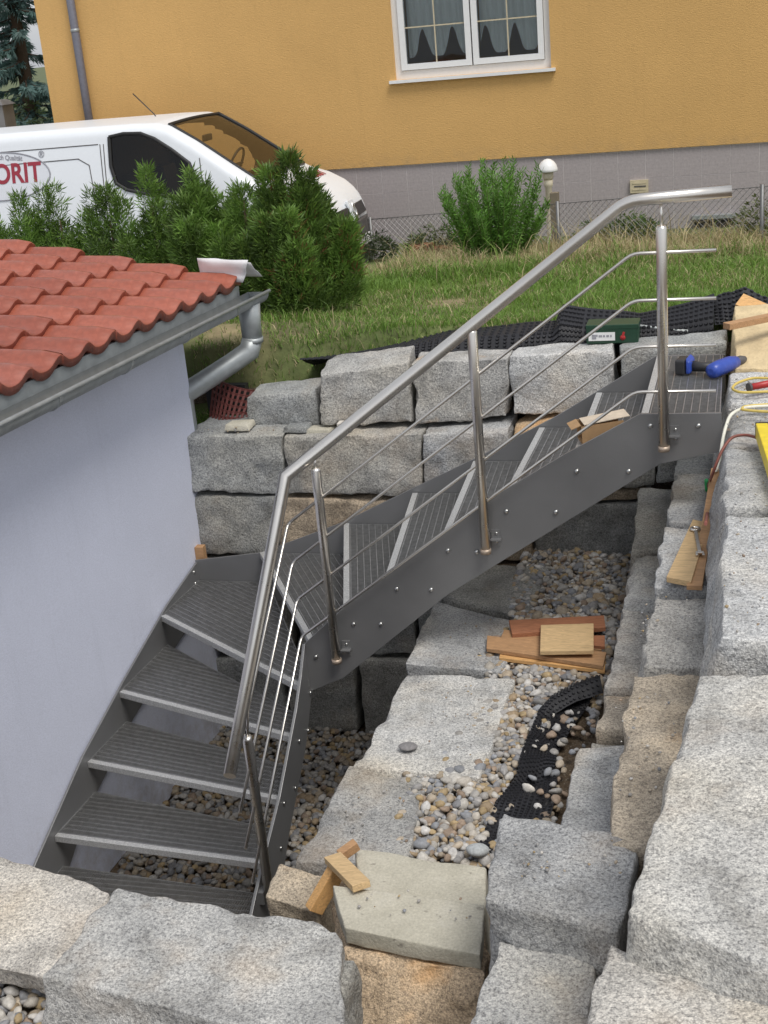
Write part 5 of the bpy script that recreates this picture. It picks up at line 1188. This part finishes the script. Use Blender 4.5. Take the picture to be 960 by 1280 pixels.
# cardboard box on the tread
cb = atz(746, 557, -.18)
CB = thing('cardboard_box', 'small opened cardboard box tipped over on the stair tread', 'box', (cb[0] - .02, cb[1] + .03, -.18))
q0 = np.array([cb[0] - .06, cb[1] - .01, -.177]); ux = np.array([.94, .30, .06]); ux /= np.linalg.norm(ux); uy = np.array([-.30, .94, 0]); uz = np.array([-.05, 0, 1.])
def cpt(a, b, c): return q0 + ux * a * 1.45 + uy * b * 1.3 + uz * c * 1.3
for n_, (p0_, p1_, wd_, th_b, up_), mt in (('bottom', (cpt(0, .045, .003), cpt(.13, .045, .003), .117, .003, uz), CARD), ('front', (cpt(0, 0, .035), cpt(.13, 0, .035), .083, .003, -uy), CARD), ('back', (cpt(0, .09, .035), cpt(.13, .09, .035), .083, .003, uy), CARD), ('lid', (cpt(.01, .045, .07), cpt(.15, .045, .078), .117, .003, uz), CARDP)):
    MB().bar(p0_, p1_, wd_, th_b, up_).build(n_, mt, CB)
MB().bar(cpt(-.03, .045, .06), cpt(0, .045, .07), .11, .003, uz).build('flap', CARD, CB)
# green steel box on the wall with label
gb = atY(763, 432, 6.80); gl = atY(733, 425, 6.80); gr = atY(798, 423, 6.80); gt = atY(763, 407, 6.80)
GBX = thing('steel_box', 'dark green steel box with a white label lying on the wall beside the landing', 'box', (gb[0], 6.86, gb[2]))
bx0, bx1, bz0, bz1 = gl[0], gr[0], gb[2] + .01, gt[2]
MB().box((bx0, 6.80, bz0), (bx1, 6.95, bz1)).build('case', GREENM, GBX, bevel=.005)
MB().box((bx0 - .002, 6.798, bz1 - .02), (bx1 + .002, 6.952, bz1 + .004)).build('lid', GREENM, GBX, bevel=.003)
la = MB().box((bx0 + .012, 6.797, bz0 + .018), (bx0 + .15, 6.7995, bz0 + .062)).build('label_sticker', WHITE, GBX)
q = MB()
for k, (x_, w2, z_) in enumerate(((.065, .018, .042), (.088, .01, .042), (.105, .014, .042), (.125, .008, .042), (.03, .03, .045), (.03, .022, .032))): q.box((bx0 + x_, 6.7955, bz0 + z_ - .005), (bx0 + x_ + w2, 6.7965, bz0 + z_ + .006))
q.build('label_print', GREYPRINT, la)
MB().lathe((bx0 + .19, 6.7985, bz0 + .032), [(.014, 0), (.014, .002)], 12, (0, -1, 0)).bar((bx0 + .19, 6.797, bz0 + .04), (bx0 + .197, 6.797, bz0 + .062), .012, .002, (0, 1, 0)).build('red_mark', REDP, GBX)
a = atY(797, 407, 6.98); b = atY(860, 414, 6.94)
tag(MB().tube([a, (a + b) / 2 + [0, 0, -.002], b], .008, 8).build('plastic_tube', simple('clear_plastic_tube', (.55, .58, .57), .2), None, b - [0, 0, .03]), 'thin pale plastic tube lying on the black membrane beside the green box', 'tube')
# cords and tools on the wall top
def cord(name, label, pts, r, mat, cat):
    P = np.array(pts, float); t = np.linspace(0, 1, len(P)); tt = np.linspace(0, 1, len(P) * 6); Q = np.stack([np.interp(tt, t, P[:, i]) for i in range(3)], 1)
    for _ in range(6): Q[1:-1] = (Q[:-2] + 2 * Q[1:-1] + Q[2:]) / 4
    return tag(MB().tube(Q, r, 7).build(name, mat, None, (*Q.mean(0)[:2], Q[:, 2].min())), label, cat)
cord('yellow_rope', 'yellow rope looped round the red grip on the wall top', [atz(*p, .035) for p in [(965, 473), (940, 472), (920, 479), (914, 486), (925, 491), (950, 490), (985, 488)]], .006, YCORD, 'rope')
cord('yellow_rope', 'doubled yellow rope lying across the pale block beside the landing', [atz(*p, .032) for p in [(990, 504), (950, 506), (930, 508), (926, 512), (945, 514), (990, 516)]], .006, YCORD, 'rope')
cord('white_cable', 'white cable hanging in an arc from the wall top beside the landing', [atz(970, 507, .03), atz(930, 509, .03), atz(912, 518, .025), (-.055, 5.20, -.03), (-.075, 5.12, -.16), atX(894, 588, -.085)], .007, WCORD, 'cable')
cord('red_cable', 'reddish brown cable curving over the wall edge below the landing', [atz(958, 552, .025), atz(935, 543, .025), atz(915, 545, .022), (-.06, 4.96, -.02), (-.10, 4.90, -.12), atX(884, 610, -.13), atX(885, 635, -.12), atX(882, 655, -.10)], .006, RCORD, 'cable')
tag(MB().tube([atX(883, 600, -.128), atX(884, 622, -.126)], .0085, 8).build('green_tape', GREENT, None, atX(884, 622, -.126)), 'green tape wrapped round the reddish cable', 'tape')
p = atz(938, 484, .05); e = atz(985, 475, .05)
RG = thing('red_tool', 'tool with a red plastic grip lying inside the yellow rope loop', 'tool', (*p[:2], .02))
MB().tube([p, p + (e - p) * .5, e], [.014, .016, .018], 10).build('grip', REDP, RG); MB().tube([p, p - (e - p) * .06], [.02, .02], 10).build('collar', GREYP, RG)
a = atz(952, 538, .055); b = atz(985, 640, .055)
LV = thing('spirit_level', 'yellow spirit level lying on the pale granite wall top', 'level', (*((a + b) / 2)[:2], .015))
MB().bar(a, b, .045, .06).build('body', YELLOW, LV, bevel=.004); MB().bar(a - (b - a) * .008, a, .047, .062).build('end_cap', DKP, LV)
# perforated mat + brick + dark slab behind the left stone
ma = [atY(x, y, Y_) for x, y, Y_ in [(262, 532, 6.86), (302, 537, 6.80), (322, 490, 6.93), (268, 472, 6.98)]]
def perforated():
    n1, n2 = 9, 7; c0 = sum(ma) / 4; t = MB()
    def P(u, v, off=0):
        a_, b_, c_, d_ = ma; q = a_ * (1 - u) * (1 - v) + b_ * u * (1 - v) + c_ * u * v + d_ * (1 - u) * v; q = q + np.array([0, -.05 * math.sin(math.pi * u) * 1, 0]); return q + np.array([0, off, 0])
    for i in range(n1 + 1):
        for s0, s1 in zip(np.linspace(0, 1, 9)[:-1], np.linspace(0, 1, 9)[1:]): t.bar(P(i / n1, s0), P(i / n1, s1), .014, .006, (0, 1, 0))
    for j in range(n2 + 1):
        for s0, s1 in zip(np.linspace(0, 1, 9)[:-1], np.linspace(0, 1, 9)[1:]): t.bar(P(s0, j / n2), P(s1, j / n2), .016, .005, (0, 1, 0))
    base = np.array([c0[0], c0[1], min(q[2] for q in ma)])
    tag(t.build('perforated_mat', REDMAT, None, base), 'maroon perforated plastic mat curled behind the small granite stone', 'mat')
    V, F = surf([q + np.array([0, .03, 0]) for q in ma], 6, 6, .004, .004); 
perforated()
p = atY(431, 534, 6.58)
q = MB(); q.box((p[0] - .04, 6.56, p[2] - .02), (p[0] + .04, 6.62, p[2] + .028)); BR = q.build('brick_fragment', simple('white_face', (.62, .58, .52), .8), None, (p[0], 6.59, p[2] - .02), .004); tag(BR, 'small pale brick fragment with a red mark on the granite course', 'brick')
MB().lathe((p[0] + .012, 6.5595, p[2] - .0), [(.010, 0), (.010, .002), (.004, .002)], 12, (0, -1, 0)).build('red_mark', REDP, BR)
MB().box((-3.05, 6.98, -.6), (-2.80, 7.04, -.27)).build('kerb_piece', DKP, None, (-2.9, 6.96, -.6)); tag(bpy.data.objects['kerb_piece'], 'dark foundation edge behind the garage corner', 'kerb')

# stone chips and grit left by the masons
cp = []
for q_, z_, n_ in (((430, 1055, 510, 985), -1.088, 30), ((520, 945, 610, 850), -1.078, 50), ((560, 820, 625, 770), -1.088, 25), ((800, 800, 870, 745), -.37, 30), ((770, 1000, 850, 860), -.37, 40), ((905, 790, 960, 600), .03, 50), ((245, 541, 345, 534), -.40, 30), ((440, 1150, 595, 1112), -.69, 14), ((640, 1100, 780, 1050), -.37, 25), ((910, 540, 958, 470), .03, 40)):
    for _ in range(n_):
        cp.append(atz(rng.uniform(min(q_[0], q_[2]), max(q_[0], q_[2])), rng.uniform(min(q_[1], q_[3]), max(q_[1], q_[3])), z_))
cp = np.array(cp); pebbles('stone_chips', cp, rng.uniform(.002, .0065, len(cp)), 'tiny stone chips and grit scattered on the slabs and blocks', 0, .8, (.4, .9))
